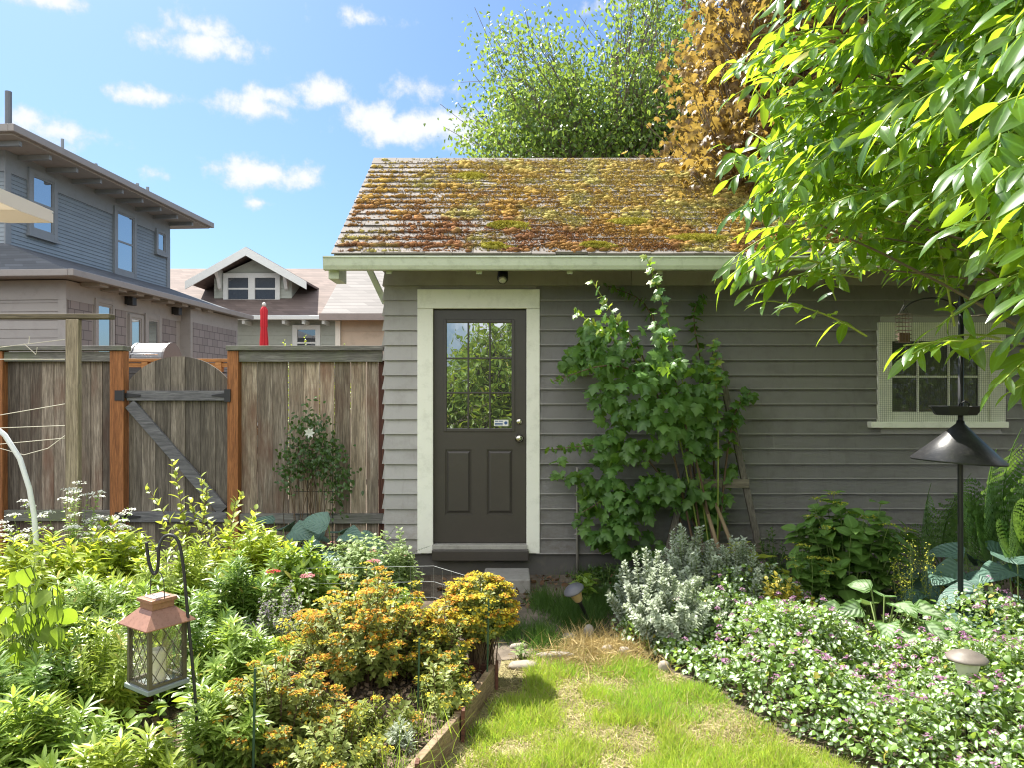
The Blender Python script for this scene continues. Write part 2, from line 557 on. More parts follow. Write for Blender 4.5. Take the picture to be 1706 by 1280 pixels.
vs = scene.view_settings
vs.view_transform = 'Standard'; vs.look = 'None'; vs.exposure = 1.42; vs.gamma = 1; vs.use_curve_mapping = False
scene.cycles.use_denoising = DENOISE
scene.cycles.sample_clamp_indirect = 6; scene.cycles.use_adaptive_sampling = False; scene.cycles.pixel_filter_type = 'BLACKMAN_HARRIS'; scene.cycles.filter_width = 1.15
scene.cycles.max_bounces = 8; scene.cycles.diffuse_bounces = 4; scene.cycles.glossy_bounces = 3
scene.cycles.transmission_bounces = 4; scene.cycles.transparent_max_bounces = 8
scene.cycles.caustics_reflective = False; scene.cycles.caustics_refractive = False

# ================================================================== materials of built things
def roofm(name, col, pitch, var=.25, line=.35):
    m, nt, N, L, b = mat_new(name)
    tcn = nd(nt, 'ShaderNodeTexCoord'); s = nd(nt, 'ShaderNodeSeparateXYZ'); L.new(tcn.outputs['Object'], s.inputs[0])
    fr = math_(nt, 'FRACT', math_(nt, 'DIVIDE', s.outputs[2], pitch))
    row = math_(nt, 'FLOOR', math_(nt, 'DIVIDE', s.outputs[2], pitch))
    wn = nd(nt, 'ShaderNodeTexWhiteNoise', noise_dimensions='3D')
    cb = nd(nt, 'ShaderNodeCombineXYZ'); L.new(row, cb.inputs[2])
    hx = math_(nt, 'FLOOR', math_(nt, 'MULTIPLY', math_(nt, 'ADD', math_(nt, 'ADD', s.outputs[0], s.outputs[1]), math_(nt, 'MULTIPLY', row, .37)), 3.2))
    L.new(hx, cb.inputs[0]); L.new(cb.outputs[0], wn.inputs['Vector'])
    c = ramp(nt, wn.outputs['Value'], [(0, [x * (1 - var) for x in col]), (1, [x * (1 + var) for x in col])])
    c = mixc(nt, math_(nt, 'MULTIPLY', noise(nt, 40, 3), .4), c, [x * .6 for x in col])
    c = mixc(nt, ramp(nt, fr, [(.0, line), (.16, line), (.2, 0.)]), c, [x * .35 for x in col])
    L.new(c, b.inputs['Base Color']); b.inputs['Roughness'].default_value = .85
    return m


def shakem(name, col, axis):
    """wall shingles: staggered courses on an upright wall"""
    m, nt, N, L, b = mat_new(name)
    tcn = nd(nt, 'ShaderNodeTexCoord'); s = nd(nt, 'ShaderNodeSeparateXYZ'); L.new(tcn.outputs['Object'], s.inputs[0])
    cb = nd(nt, 'ShaderNodeCombineXYZ'); L.new(s.outputs[axis], cb.inputs[0]); L.new(s.outputs[2], cb.inputs[1])
    br = nd(nt, 'ShaderNodeTexBrick'); L.new(cb.outputs[0], br.inputs['Vector'])
    br.inputs['Color1'].default_value = (*[x * .9 for x in col], 1); br.inputs['Color2'].default_value = (*[x * 1.12 for x in col], 1)
    br.inputs['Mortar'].default_value = (*[x * .45 for x in col], 1)
    br.inputs['Scale'].default_value = 1; br.inputs['Mortar Size'].default_value = .008
    br.inputs['Brick Width'].default_value = .24; br.inputs['Row Height'].default_value = .17; br.offset_frequency = 2; br.offset = .43
    L.new(br.outputs['Color'], b.inputs['Base Color']); b.inputs['Roughness'].default_value = .7
    return m


def splash(m, z1, col, amt):
    """soil splashed on the lowest boards and streaks of grime lower down"""
    nt = m.node_tree; b = nt.nodes['Principled BSDF']; src = b.inputs['Base Color'].links[0].from_socket
    tcn = nd(nt, 'ShaderNodeTexCoord'); s = nd(nt, 'ShaderNodeSeparateXYZ'); nt.links.new(tcn.outputs['Object'], s.inputs[0])
    mr_ = nd(nt, 'ShaderNodeMapRange'); nt.links.new(s.outputs[2], mr_.inputs[0]); mr_.inputs[1].default_value = z1; mr_.inputs[2].default_value = .15
    f = math_(nt, 'MULTIPLY', math_(nt, 'MULTIPLY', mr_.outputs[0], amt), ramp(nt, noise(nt, 14, 7, (1, 1, 2.2), .7), [(.35, 0.), (.65, 1.)]))
    st = ramp(nt, noise(nt, 3, 6, (9, 9, .6), .7), [(.55, 0.), (.8, .35)])
    c = mixc(nt, st, mixc(nt, f, src, col), [x * .7 for x in col]); nt.links.new(c, b.inputs['Base Color'])


M = {}
M['siding'] = paint('grey siding paint', (.375, .36, .355), .11, .55, (.13, .11, .085), .35, 2.2, isl=.07, grain=(1, 8, 8))
splash(M['siding'], .75, (.2, .17, .13), .7)
M['foundation'] = paint('dark painted concrete', (.10, .095, .09), .2, .8, (.2, .17, .13), .4, 4)
M['door_paint'] = paint('brown black door paint', (.055, .048, .043), .08, .38, (.09, .08, .07), .2, 3)
M['trim'] = paint('cream trim paint', (.84, .84, .755), .05, .5, (.3, .31, .22), .3, 4, grain=(6, 6, 1))
M['gutter'] = paint('pale green gutter', (.52, .57, .44), .08, .4, (.16, .18, .1), .45, 5, grain=(12, 12, 1))
M['soffit'] = paint('underside boards', (.28, .28, .22), .1, .7)
M['shingle'] = paint('weathered roof shingle', (.17, .152, .138), .15, .9, (.22, .19, .15), .4, 12, isl=.16)
M['knob'] = plain('satin nickel', (.62, .58, .5), .22, 1.0)
M['black'] = plain('black painted metal', (.022, .022, .024), .45, 0.0)
M['blackp'] = plain('black plastic', (.018, .018, .019), .5)
M['door_glass'] = glassm('door pane', (.012, .013, .014), .4, .004, .05)
M['dark_glass'] = glassm('dark window pane', (.008, .008, .008), .05, .01)
M['white'] = plain('white plastic', (.8, .8, .78), .4)
M['blue'] = plain('blue print', (.05, .11, .28), .5)
M['wire'] = plain('galvanised wire', (.5, .52, .5), .45, .6)
M['fence'] = wood('weathered fence boards', [(.085, .065, .048), (.215, .175, .135), (.40, .345, .28)], .5, stain=(.12, .06, .038))
M['fence_pale'] = wood('dry fence boards', [(.105, .08, .058), (.31, .245, .18), (.53, .45, .35)], .55, stain=(.13, .058, .034))
M['fence_red'] = wood('stained fence board', [(.05, .018, .012), (.10, .035, .022), (.16, .07, .045)], .1)
M['gatewood'] = wood('grey gate boards', [(.075, .062, .048), (.17, .145, .115), (.30, .262, .215)], .42)
M['rail'] = wood('grey fence rail', [(.10, .10, .09), (.21, .2, .18), (.33, .325, .3)], .12, vert=False, stain=(.15, .17, .10))
M['brace'] = wood('blue grey brace', [(.09, .09, .095), (.17, .17, .18), (.25, .25, .26)], .1, vert=False)
M['cedar'] = wood('orange cedar post', [(.20, .072, .022), (.37, .145, .048), (.47, .20, .07)], .12)
M['post'] = wood('old trellis post', [(.17, .13, .08), (.34, .28, .19), (.46, .39, .28)], .1)
M['beam'] = wood('mossy crossbar', [(.09, .075, .045), (.16, .13, .08), (.22, .19, .12)], .1, vert=False)
M['string'] = plain('garden string', (.62, .58, .48), .9)
M['deckwood'] = wood('orange deck rail', [(.34, .14, .04), (.55, .25, .08), (.65, .33, .12)], .1, vert=False)

# ================================================================== the shed
WY = 6.2                       # front wall plane
XL, XR = -1.095, 5.0
EY, EZ, RY, RZ = 5.72, 2.684, 7.48, 4.006
SA = math.atan2(RZ - EZ, RY - EY); SL = math.hypot(RZ - EZ, RY - EY)
RXL, RXR = -1.435, 5.35


def lap(mb, org, e, nv, length, z0, z1, pitch, out, holes=(), joints=True):
    """overlapping boards along e, facing nv; every board is its own piece"""
    org, e, nv = np.array(org, float), np.array(e, float), np.array(nv, float)
    rows = int(math.ceil((z1 - z0) / pitch - 1e-6))
    for i in range(rows):
        a, b = z0 + i * pitch, min(z0 + (i + 1) * pitch, z1)
        segs = [(0, length)]; part = []
        for (h0, h1, hz0, hz1) in holes:
            if b - .02 > hz0 and a + .02 < hz1:
                ns = []
                for s0, s1 in segs:
                    if h0 > s0: ns.append((s0, min(h0, s1)))
                for ca, cb in ((a, hz0), (hz1, b)):
                    if a <= ca and cb <= b and cb - ca > .004: part.append((max(h0, s0), min(h1, s1), ca, cb))
                    if h1 < s1: ns.append((max(h1, s0), s1))
                segs = [q for q in ns if q[1] - q[0] > .005]
        if joints:
            ns = []
            for s0, s1 in segs:
                c = s0
                while s1 - c > 3.2:
                    n_ = c + random.uniform(1.6, 3.0); ns.append((c, n_ - .002)); c = n_ + .002
                ns.append((c, s1))
            segs = ns
        o2 = out * random.uniform(.85, 1.12)
        for s0, s1, a, b in [(*q, a, b) for q in segs] + part:
            v = []
            for s in (s0, s1):
                p = org + e * s
                for off, z in ((-.004, a), (o2, a + random.uniform(-.0015, .0015)), (o2 * .95, a + min(.006, (b - a) * .5)), (.001, b - .002), (-.004, b)):
                    q = p + nv * off; v.append((q[0], q[1], z))
            mb.add(v, [(4, 3, 2, 1, 0), (5, 6, 7, 8, 9), (0, 1, 6, 5), (1, 2, 7, 6), (2, 3, 8, 7), (3, 4, 9, 8)])


shed = thing('garden_shed', 'low grey lap-sided garden shed with mossy roof and cream door trim', 'shed', (XL, WY, 0))
dX0, dX1 = WX(696, WY), WX(899, WY)
wX0, wX1 = WX(1460, WY), WX(1672, WY)
mb = MB()
lap(mb, (XL, WY, 0), (1, 0, 0), (0, -1, 0), XR - XL, .19, 2.69, .1285, .024,
    [(dX0 + .03 - XL, dX1 - .03 - XL, 0, WZ(486, WY)), (wX0 + .03 - XL, wX1 - .03 - XL, WZ(706, WY), WZ(541, WY))])
lap(mb, (XL, WY + 2.56, 0), (0, -1, 0), (-1, 0, 0), 2.56, .19, 2.69, .1285, .024)
walls = mb.build('siding_wall', M['siding'], shed)
mb = MB()
mb.prism([(XL + .03, WY, 2.69), (XL + .03, WY + 2.56, 2.69), (XL + .03, RY, RZ - .1)], (0, 0, 0), (.03, 0, 0))
mb.build('gable_wall', M['siding'], shed)
MB().box(XL + .02, XR, 6.33, 8.7, 0.0, 2.66).build('inner_wall', M['foundation'], shed)
mb = MB(); mb.box(XL + .012, XR - .01, WY + .012, 8.72, -.1, .195)
mb.build('foundation', M['foundation'], shed, bevel=.006)

# door opening
cz1, cz0 = WZ(482, WY), WZ(922, WY)
ix0, ix1, iz1 = WX(722, WY), WX(877, WY), WZ(514, WY)
fr = MB()
fr.box(dX0, ix0, WY - .03, WY + .01, cz0, iz1 - .001)
fr.box(ix1, dX1, WY - .03, WY + .01, cz0, iz1 - .001)
fr.box(dX0, dX1, WY - .032, WY + .01, iz1, cz1)
frame = fr.build('door_frame', M['trim'], shed, bevel=.004)
jm = MB()
jm.box(ix0 - .02, ix0, WY + .011, WY + .12, .2, iz1); jm.box(ix1, ix1 + .02, WY + .011, WY + .12, .2, iz1)
jm.box(ix0 - .02, ix1 + .02, WY + .011, WY + .12, iz1 + .001, iz1 + .02)
jm.build('jamb', M['door_paint'], frame)
sz = WZ(907, WY)
door = MB()
DY = WY + .018                  # face of the door leaf
gx0, gx1, gz1, gz0 = WX(740, DY), WX(856.5, DY), WZ(533, DY), WZ(719, DY)
x0, x1 = ix0 + .003, ix1 - .003
z0, z1 = sz + .006, iz1 - .004
px0, px1 = WX(742, DY), WX(786, DY); qx0, qx1 = WX(811, DY), WX(855, DY); pz1, pz0 = WZ(750, DY), WZ(858, DY)
# stiles and rails round the light and the two raised panels
door.box(x0, gx0, DY, DY + .04, z0, z1); door.box(gx1, x1, DY, DY + .04, z0, z1)
door.box(gx0, gx1, DY, DY + .04, gz1, z1); door.box(gx0, gx1, DY, DY + .04, pz1, gz0)
door.box(gx0, gx1, DY, DY + .04, z0, pz0)
door.box(gx0, px0, DY, DY + .04, pz0, pz1); door.box(px1, qx0, DY, DY + .04, pz0, pz1); door.box(qx1, gx1, DY, DY + .04, pz0, pz1)
dr = door.build('door', M['door_paint'], shed)
pn = [MB(), MB()]
for m_, (a, b) in zip(pn, ((px0, px1), (qx0, qx1))):
    m_.box(a, b, DY + .014, DY + .03, pz0, pz1)
    t = .032
    m_.add([(a + .012, DY + .014, pz0 + .012), (b - .012, DY + .014, pz0 + .012), (b - .012, DY + .014, pz1 - .012), (a + .012, DY + .014, pz1 - .012),
            (a + t, DY + .001, pz0 + t), (b - t, DY + .001, pz0 + t), (b - t, DY + .001, pz1 - t), (a + t, DY + .001, pz1 - t)],
           [(4, 5, 6, 7), (0, 1, 5, 4), (1, 2, 6, 5), (2, 3, 7, 6), (3, 0, 4, 7)])
    m_.build('door_panel', M['door_paint'], dr)
bd = MB()                       # moulding round the light and the bars between the nine panes
w = .022
for a, b, c, d in ((gx0 - .006, gx0 + w, gz0 - .006, gz1 + .006), (gx1 - w, gx1 + .006, gz0 - .006, gz1 + .006)):
    bd.box(a, b, DY - .009, DY + .02, c, d)
bd.box(gx0 + w, gx1 - w, DY - .009, DY + .02, gz1 - w, gz1 + .006); bd.box(gx0 + w, gx1 - w, DY - .009, DY + .02, gz0 - .006, gz0 + w)
for i in (1, 2):
    xx = gx0 + w + (gx1 - gx0 - 2 * w) * i / 3; bd.box(xx - .0075, xx + .0075, DY - .003, DY + .02, gz0 + w, gz1 - w)
for i in (1, 2):
    zz = gz0 + w + (gz1 - gz0 - 2 * w) * i / 3; bd.box(gx0 + w, gx1 - w, DY - .0015, DY + .02, zz - .0075, zz + .0075)
bd.build('glazing_bars', M['door_paint'], dr, bevel=.003)
MB().box(gx0 + .005, gx1 - .005, DY + .012, DY + .016, gz0 + .005, gz1 - .005).build('pane', M['door_glass'], dr)
st = MB(); a, b, c, d = WX(823, DY), WX(847, DY), WZ(711, DY), WZ(700.5, DY)
st.box(a, b, DY + .0095, DY + .0118, c, d); st.m = 1
st.lathe([(.014, 0), (.014, .002)], (0, 0, 0), 20)
for i in range(40):             # turn the round mark upright onto the label
    q = st.v[-40 + i]; st.v[-40 + i] = (b - .022 + q[0], DY + .0088 - q[2] * .3, (c + d) / 2 + q[1])
for k, (f0, f1, zz) in enumerate(((.06, .3, .78), (.34, .62, .78), (.06, .6, .42), (.06, .6, .2))):
    st.box(a + (b - a) * f0, a + (b - a) * f1, DY + .0082, DY + .009, c + (d - c) * (zz - .07), c + (d - c) * (zz + .07))
st.build('sticker', [M['white'], M['blue']], dr)


def knob(px, py, r, name):
    c = W(px, py, DY); prof = [(r * 1.25, 0), (r * 1.3, .006), (r * .55, .012), (r * .5, .03), (r * .95, .04), (r * 1.05, .052), (r * .8, .062), (.002, .065)] if name == 'knob' else [(r, 0), (r, .008), (r * .8, .014), (.001, .016)]
    m_ = MB(); m_.lathe(prof, (0, 0, 0), 20)
    m_.v = [(c[0] + x, DY - z, c[2] + y) for x, y, z in m_.v]
    m_.build(name, M['knob'], dr, smooth=True)


knob(865, 731, .029, 'knob'); knob(865, 703.5, .026, 'deadbolt')
MB().box(ix0 - .005, ix1 + .005, WY - .045, WY + .12, WZ(917, WY), sz).build('threshold', paint('worn sill', (.36, .35, .32), .15, .5, (.12, .1, .08), .6, 9), shed, bevel=.004)
MB().box(WX(719, 6.1), WX(881, 6.1), 6.1, WY + .01, WZ(936, 6.1), WZ(918.5, 6.1)).build('door_sill', M['door_paint'], shed, bevel=.006)

# window with wire screen
wz1, wz0 = WZ(537, WY), WZ(704, WY)
wi = MB(); a, b = WX(1484, WY), WX(1629, WY); c, d = WZ(687, WY), WZ(568, WY)
TY = WY - .028
wi.box(wX0, a, TY, WY + .02, wz0, d - .001); wi.box(b + .09, wX1, TY, WY + .02, wz0, d - .001); wi.box(wX0, wX1, TY - .003, WY + .02, d, wz1)
win = wi.build('window', M['trim'], shed, bevel=.004)
sa = MB(); sa.box(b, b + .089, TY + .014, WY + .02, wz0, d - .002); sa.box(a + .001, b, TY + .014, WY + .02, wz0, c)
for px in (1528.6, 1580): x = WX(px, WY); sa.box(x - .008, x + .008, TY + .02, WY + .01, c, d)
z = WZ(627, WY); sa.box(a, b, TY + .0215, WY + .01, z - .008, z + .008)
sa.build('sash', M['trim'], win)
MB().box(a, b, WY + .004, WY + .008, c, d).build('pane', M['dark_glass'], win)
MB().box(WX(1452, 6.12), WX(1681, 6.12), 6.12, WY + .02, WZ(714, 6.12), WZ(704, 6.12)).build('window_sill', M['trim'], win, bevel=.004)
wm = MB(); MY = TY - .012
n_ = int((wX1 - wX0) / .0165)
for i in range(n_ + 1):
    x = wX0 + (wX1 - wX0) * i / n_; wm.box(x - .0006, x + .0006, MY, MY + .0012, wz0, wz1)
n_ = int((wz1 - wz0) / .0165)
for i in range(n_ + 1):
    z = wz0 + (wz1 - wz0) * i / n_; wm.box(wX0, wX1, MY - .0013, MY - .0001, z - .0006, z + .0006)
wm.build('wire_screen', plain('dull screen wire', (.07, .068, .055), .7, .2), win)

# roof


def S(x, u, h=0.0):
    return np.array([x, EY + u * math.cos(SA) - h * math.sin(SA), EZ + u * math.sin(SA) + h * math.cos(SA)])


rf = MB()
rf.prism([(RXL + .02, EY, EZ - .012), (RXL + .02, RY, RZ - .012), (RXL + .02, 2 * RY - EY, EZ - .012), (RXL + .02, 2 * RY - EY, EZ - .05), (RXL + .02, RY, RZ - .05), (RXL + .02, EY, EZ - .05)], (0, 0, 0), (RXR - RXL - .04, 0, 0))
roof = rf.build('roof', M['soffit'], shed)
sh = MB(); rows = 17; e = SL / rows
for i in range(rows):
    x = RXL - random.uniform(0, .1) * 0
    while x < RXR:
        w_ = random.choice((.16, .2, .24, .3, .33)) * random.uniform(.9, 1.1); x2 = min(x + w_, RXR)
        u0 = i * e + random.uniform(-.012, .008) - (.012 if i == 0 else 0); u1 = (i + 1) * e + .035; t = random.uniform(.012, .02)
        g = .002
        v = [S(x + g, u0, 0), S(x2 - g, u0, 0), S(x2 - g, u0, t), S(x + g, u0, t * random.uniform(.9, 1.1)), S(x + g, min(u1, SL), .0), S(x2 - g, min(u1, SL), .0), S(x2 - g, min(u1, SL), .003), S(x + g, min(u1, SL), .003)]
        sh.add(v, [(0, 1, 2, 3), (3, 2, 6, 7), (0, 3, 7, 4), (1, 5, 6, 2), (4, 7, 6, 5), (0, 4, 5, 1)]); x = x2
sh.build('shingles', M['shingle'], roof)
sb = MB(); sb.prism([(RXL, RY + .01, RZ - .008), (RXL, 2 * RY - EY + .02, EZ - .02), (RXL, 2 * RY - EY + .02, EZ + .0), (RXL, RY + .01, RZ + .012)], (0, 0, 0), (RXR - RXL, 0, 0))
sb.build('rear_slope', M['shingle'], roof)
rc = MB(); x = RXL
while x < RXR:
    x2 = min(x + .24, RXR)
    rc.prism([(x, RY - .12, RZ - .12 * math.tan(SA) + .014), (x, RY, RZ + .02), (x, RY + .12, RZ - .12 * math.tan(SA) + .014), (x, RY + .12, RZ - .12 * math.tan(SA) + .004), (x, RY, RZ + .008), (x, RY - .12, RZ - .12 * math.tan(SA) + .004)], (0, 0, random.uniform(0, .004)), (x2 - x - .003, 0, 0)); x = x2
rc.build('ridge_cap', M['shingle'], roof)

# moss: cushions along the butts of the shingles, thicker towards the right
bm_ = __import__('bmesh').new(); __import__('bmesh').ops.create_icosphere(bm_, subdivisions=2, radius=1)
ico = np.array([v.co[:] for v in bm_.verts]); icf = np.array([[v.index for v in f.verts] for f in bm_.faces]); bm_.free()
bm_ = __import__('bmesh').new(); __import__('bmesh').ops.create_icosphere(bm_, subdivisions=1, radius=1)
ic1 = np.array([v.co[:] for v in bm_.verts]); ic1f = np.array([[v.index for v in f.verts] for f in bm_.faces]); bm_.free()


def vnoise(x, y, seed=0):
    """smooth 2-d value noise in 0..1"""
    r_ = np.random.default_rng(seed); g = r_.uniform(0, 1, (64, 64))
    xi = np.floor(x).astype(int); yi = np.floor(y).astype(int); fx = x - xi; fy = y - yi
    fx = fx * fx * (3 - 2 * fx); fy = fy * fy * (3 - 2 * fy)
    a_ = g[xi % 64, yi % 64]; b_ = g[(xi + 1) % 64, yi % 64]; c_ = g[xi % 64, (yi + 1) % 64]; d_ = g[(xi + 1) % 64, (yi + 1) % 64]
    return (a_ * (1 - fx) + b_ * fx) * (1 - fy) + (c_ * (1 - fx) + d_ * fx) * fy


def blobs(P, sx, sy, sz, rough=.25, T=(ic1, ic1f)):
    n = len(P); v, f = T
    J = 1 + rng.normal(size=(n, len(v))) * rough
    V = v[None] * J[..., None] * np.stack([sx, sy, sz], 1)[:, None]
    ca, sa_ = math.cos(SA), math.sin(SA)
    Y = V[..., 1] * ca - V[..., 2] * sa_; Z = V[..., 1] * sa_ + V[..., 2] * ca
    V = np.stack([V[..., 0], Y, Z], -1) + P[:, None]
    return V.reshape(-1, 3), (f[None] + (np.arange(n) * len(v))[:, None, None]).reshape(-1, 3), np.zeros((n * len(v), 2))


def Sv(x, u, h):
    return np.stack([x, EY + u * math.cos(SA) - h * math.sin(SA), EZ + u * math.sin(SA) + h * math.cos(SA)], 1)


def moss_density(x, u):
    r_ = np.clip((x + 1.1) / 2.0, 0, 1)
    return .60 + .9 * r_ + .9 * (vnoise(x * 2.6 + 5, u * 3.4 + 3, 3) - .5) * (1 - .5 * r_) + .6 * (vnoise(x * 9, u * 11, 4) - .5) - .3 * (u < e * .8)


n = 34000
x = U(RXL + .04, 3.4, n); row = rng.integers(0, rows, n); r_ = np.clip((x + .9) / 1.6, 0, 1)
u = row * e + np.where(U(0, 1, n) < .85 - .6 * r_, np.abs(rng.normal(0, .16, n)) * e - .004, U(0, 1, n) * e)
keep = (U(0, 1, n) < np.clip(moss_density(x, u), .02, 1) * (.62 - .12 * r_)) & (u > .015) & (u < SL - .02)
x, u = x[keep], u[keep]; s = (.006 + .014 * U(0, 1, len(x)) ** 2.2) * (1 + .7 * (vnoise(x * 6, u * 7, 9) > .62))
mo = FB(); mo.add(blobs(Sv(x, u, .010 + s * .1), s * U(.9, 1.5, len(x)), s * U(.7, 1.1, len(x)), s * U(.5, .95, len(x)), .2))
fx, fu = np.repeat(x, 9), np.repeat(u, 9); fs = np.repeat(s, 9)
P = Sv(fx + rng.normal(size=len(fx)) * fs * .9, np.clip(fu + rng.normal(size=len(fx)) * fs * .7, .005, SL), .010 + fs * .5)
D = np.array([0, -.45, .8]) + rng.normal(size=(len(fx), 3)) * .7
mo.add(place(TUFT, P, D, rng.normal(size=D.shape), U(.006, .015, len(fx)), 1.7))
# low mats between the cushions, mostly on the right
n = 130000; x = U(-1.3, 3.4, n); u = U(.02, SL, n)
k = U(0, 1, n) < np.clip((x + 1.3) * .55, 0, .95) * np.clip(2.8 * vnoise(x * 4, u * 6, 21) - .35, 0, 1) * np.clip(.4 + 1.2 * vnoise(x * 15, u * 19, 22), 0, 1)
x, u = x[k], u[k]
mo.add(place(TUFT, Sv(x, u, .012), np.array([0, -.5, .7]) + rng.normal(size=(len(x), 3)) * .6, rng.normal(size=(len(x), 3)), U(.008, .022, len(x)), 1.8))
m, nt, N, L, b = mat_new('roof moss')
tcn = nd(nt, 'ShaderNodeTexCoord'); sx = nd(nt, 'ShaderNodeSeparateXYZ'); L.new(tcn.outputs['Object'], sx.inputs[0])
up = nd(nt, 'ShaderNodeMapRange'); L.new(sx.outputs[2], up.inputs[0]); up.inputs[1].default_value = 2.9; up.inputs[2].default_value = 3.8
rt = nd(nt, 'ShaderNodeMapRange'); L.new(sx.outputs[0], rt.inputs[0]); rt.inputs[1].default_value = -.4; rt.inputs[2].default_value = 1.6
f1 = math_(nt, 'ADD', math_(nt, 'MULTIPLY', up.outputs[0], .75), math_(nt, 'MULTIPLY', rt.outputs[0], .38))
f1 = math_(nt, 'ADD', f1, math_(nt, 'MULTIPLY', math_(nt, 'SUBTRACT', noise(nt, 3.2, 5), .5), 1.1))
c = ramp(nt, f1, [(.05, (.19, .09, .04)), (.28, (.26, .145, .045)), (.5, (.31, .195, .045)), (.95, (.35, .26, .075))])
c = mixc(nt, ramp(nt, noise(nt, 2.1, 4), [(.5, 0.), (.62, .85)]), c, (.31, .28, .09))
c = mixc(nt, ramp(nt, noise(nt, 9, 4), [(.56, 0.), (.68, .6)]), c, (.12, .06, .034))
c = mixc(nt, 1.0, c, ramp(nt, island(nt), [(0, .55), (1, 1.45)]), 'MULTIPLY')
L.new(c, b.inputs['Base Color']); b.inputs['Roughness'].default_value = 1; b.inputs['Specular IOR Level'].default_value = .1
mo_o = mo.build('moss', m, roof, smooth=False); tag(mo_o, kind='stuff')
ym = FB()                       # the bright yellow-green mats
for (px, py, rx, ru) in ((842, 378, .24, .08), (822, 413, .14, .045), (992, 412, .17, .06), (1160, 400, .3, .09), (785, 296, .18, .09), (1050, 372, .2, .06)):
    zz = None
    t = np.linspace(0, SL, 200); yy = EY + t * math.cos(SA); z_ = EZ + t * math.sin(SA); rowp = HY - (z_ - CH) / yy * F
    u0 = t[np.argmin(abs(rowp - py))]; x0_ = WX(px, EY + u0 * math.cos(SA))
    n = 1500; g = U(0, 2 * PI, n); r = np.sqrt(U(0, 1, n)) * (.35 + 1.15 * vnoise(g * 1.3 + px, g * 0 + 3, 12)) * U(.8, 1.1, n); xx = x0_ + rx * r * np.cos(g); uu = u0 + ru * r * np.sin(g); hh = .035 * np.clip(1 - r * r, 0, 1)
    nb = 160; ym.add(blobs(Sv(xx[:nb], uu[:nb], hh[:nb] * .6), U(.02, .04, nb), U(.015, .03, nb), U(.012, .026, nb), .12))
    ym.add(place(TUFT, Sv(xx, uu, hh * .8 + .008), np.array([0, -.3, .8]) + rng.normal(size=(n, 3)) * .5, rng.normal(size=(n, 3)), U(.012, .024, n), 2))
tag(ym.build('yellow_moss', leafm('yellow moss', (.26, .235, .03), (.36, .33, .06), (.4, .36, .04), .2, .9, .1), roof, smooth=False), kind='stuff')

gy = 5.64
gu = MB(); gz1, gz0 = WZ(425.5, gy), WZ(447.5, gy); gxl, gxr = WX(538, gy), RXR + .06
gu.prism([(gxl, gy, gz1), (gxl, gy - .004, gz1 - .012), (gxl, gy + .004, gz1 - .018), (gxl, gy + .010, gz0 + .03), (gxl, gy + .022, gz0), (gxl, gy + .085, gz0), (gxl, gy + .085, gz1), (gxl, gy + .08, gz1), (gxl, gy + .08, gz0 + .006), (gxl, gy + .028, gz0 + .006), (gxl, gy + .014, gz1 - .01), (gxl, gy + .014, gz1)], (0, 0, 0), (gxr - gxl, 0, 0))
gu.prism([(gxl, gy + .002, gz1 - .001), (gxl, gy + .086, gz1 - .001), (gxl, gy + .086, gz0 - .001), (gxl, gy + .02, gz0 - .001)], (-.004, 0, 0), (.004, 0, 0))
gu.build('gutter', M['gutter'], shed)
for px in (648, 798, 949, 1099, 1250, 1401, 1551):
    x = WX(px, 5.74); r_ = MB(); r_.prism([(x - .022, EY + .012, EZ - .056), (x - .022, EY + .012, EZ - .16), (x - .022, RY - .1, RZ - .1 - .16), (x - .022, RY - .1, RZ - .1 - .056)], (0, 0, 0), (.044, 0, 0))
    r_.build('rafter', M['gutter'], shed)
rk = MB(); x = RXL + .022
rk.prism([(x, EY + .006, EZ - .052), (x, EY + .006, EZ - .145), (x, RY, RZ - .16), (x, RY, RZ - .053)], (0, 0, 0), (.025, 0, 0))
rk.prism([(x, 2 * RY - EY, EZ - .052), (x, 2 * RY - EY, EZ - .145), (x, RY + .001, RZ - .16), (x, RY + .001, RZ - .053)], (0, 0, 0), (.025, 0, 0))
rk.build('bargeboard', M['gutter'], shed)
MB().box(-1.462, -1.378, 5.735, 6.0, 2.487, 2.60).build('rafter_tail', M['gutter'], shed, bevel=.003)
for yb in (6.22, 7.45):
    zt = EZ + (min(yb, RY) - EY) * math.tan(SA) - .17
    k_ = MB(); k_.box(RXL - .03, XL + .02, yb, yb + .07, zt - .005, zt + .065)
    kz = min(zt, 2.66)
    k_.beam((XL - .005, yb + .035, kz - .30), (RXL + .09, yb + .035, zt - .01), .05, .055, (0, 1, 0))
    k_.build('knee_brace', M['gutter'], shed, bevel=.003)

fl = thing('floodlight', 'small black floodlight under the shed eave above the door', 'floodlight', W(838, 460, 6.0))
c = W(838, 458, 6.05)
m_ = MB(); m_.box(c[0] - .05, c[0] + .055, 5.97, 6.12, c[2] + .045, c[2] + .06); m_.tube([(c[0], 6.05, c[2] + .05), (c[0], 6.03, c[2] + .02)], .014); m_.build('bracket', M['blackp'], fl)
m_ = MB(); p = np.array([c[0], 6.06, c[2] + .03]); q = np.array([c[0] - .003, 5.95, c[2] - .055]); m_.tube([p, p * .9 + q * .1, p * .15 + q * .85, q], [.03, .044, .046, .04], 16); m_.build('lamp_body', M['blackp'], fl, smooth=False, bevel=.003)
m_ = MB(); dd = nrm(q - p); m_.tube([q + dd * .0015, q + dd * .012], [.034, .02], 16); m_.build('lens', plain('lens', (.6, .6, .55), .2), fl, smooth=True)

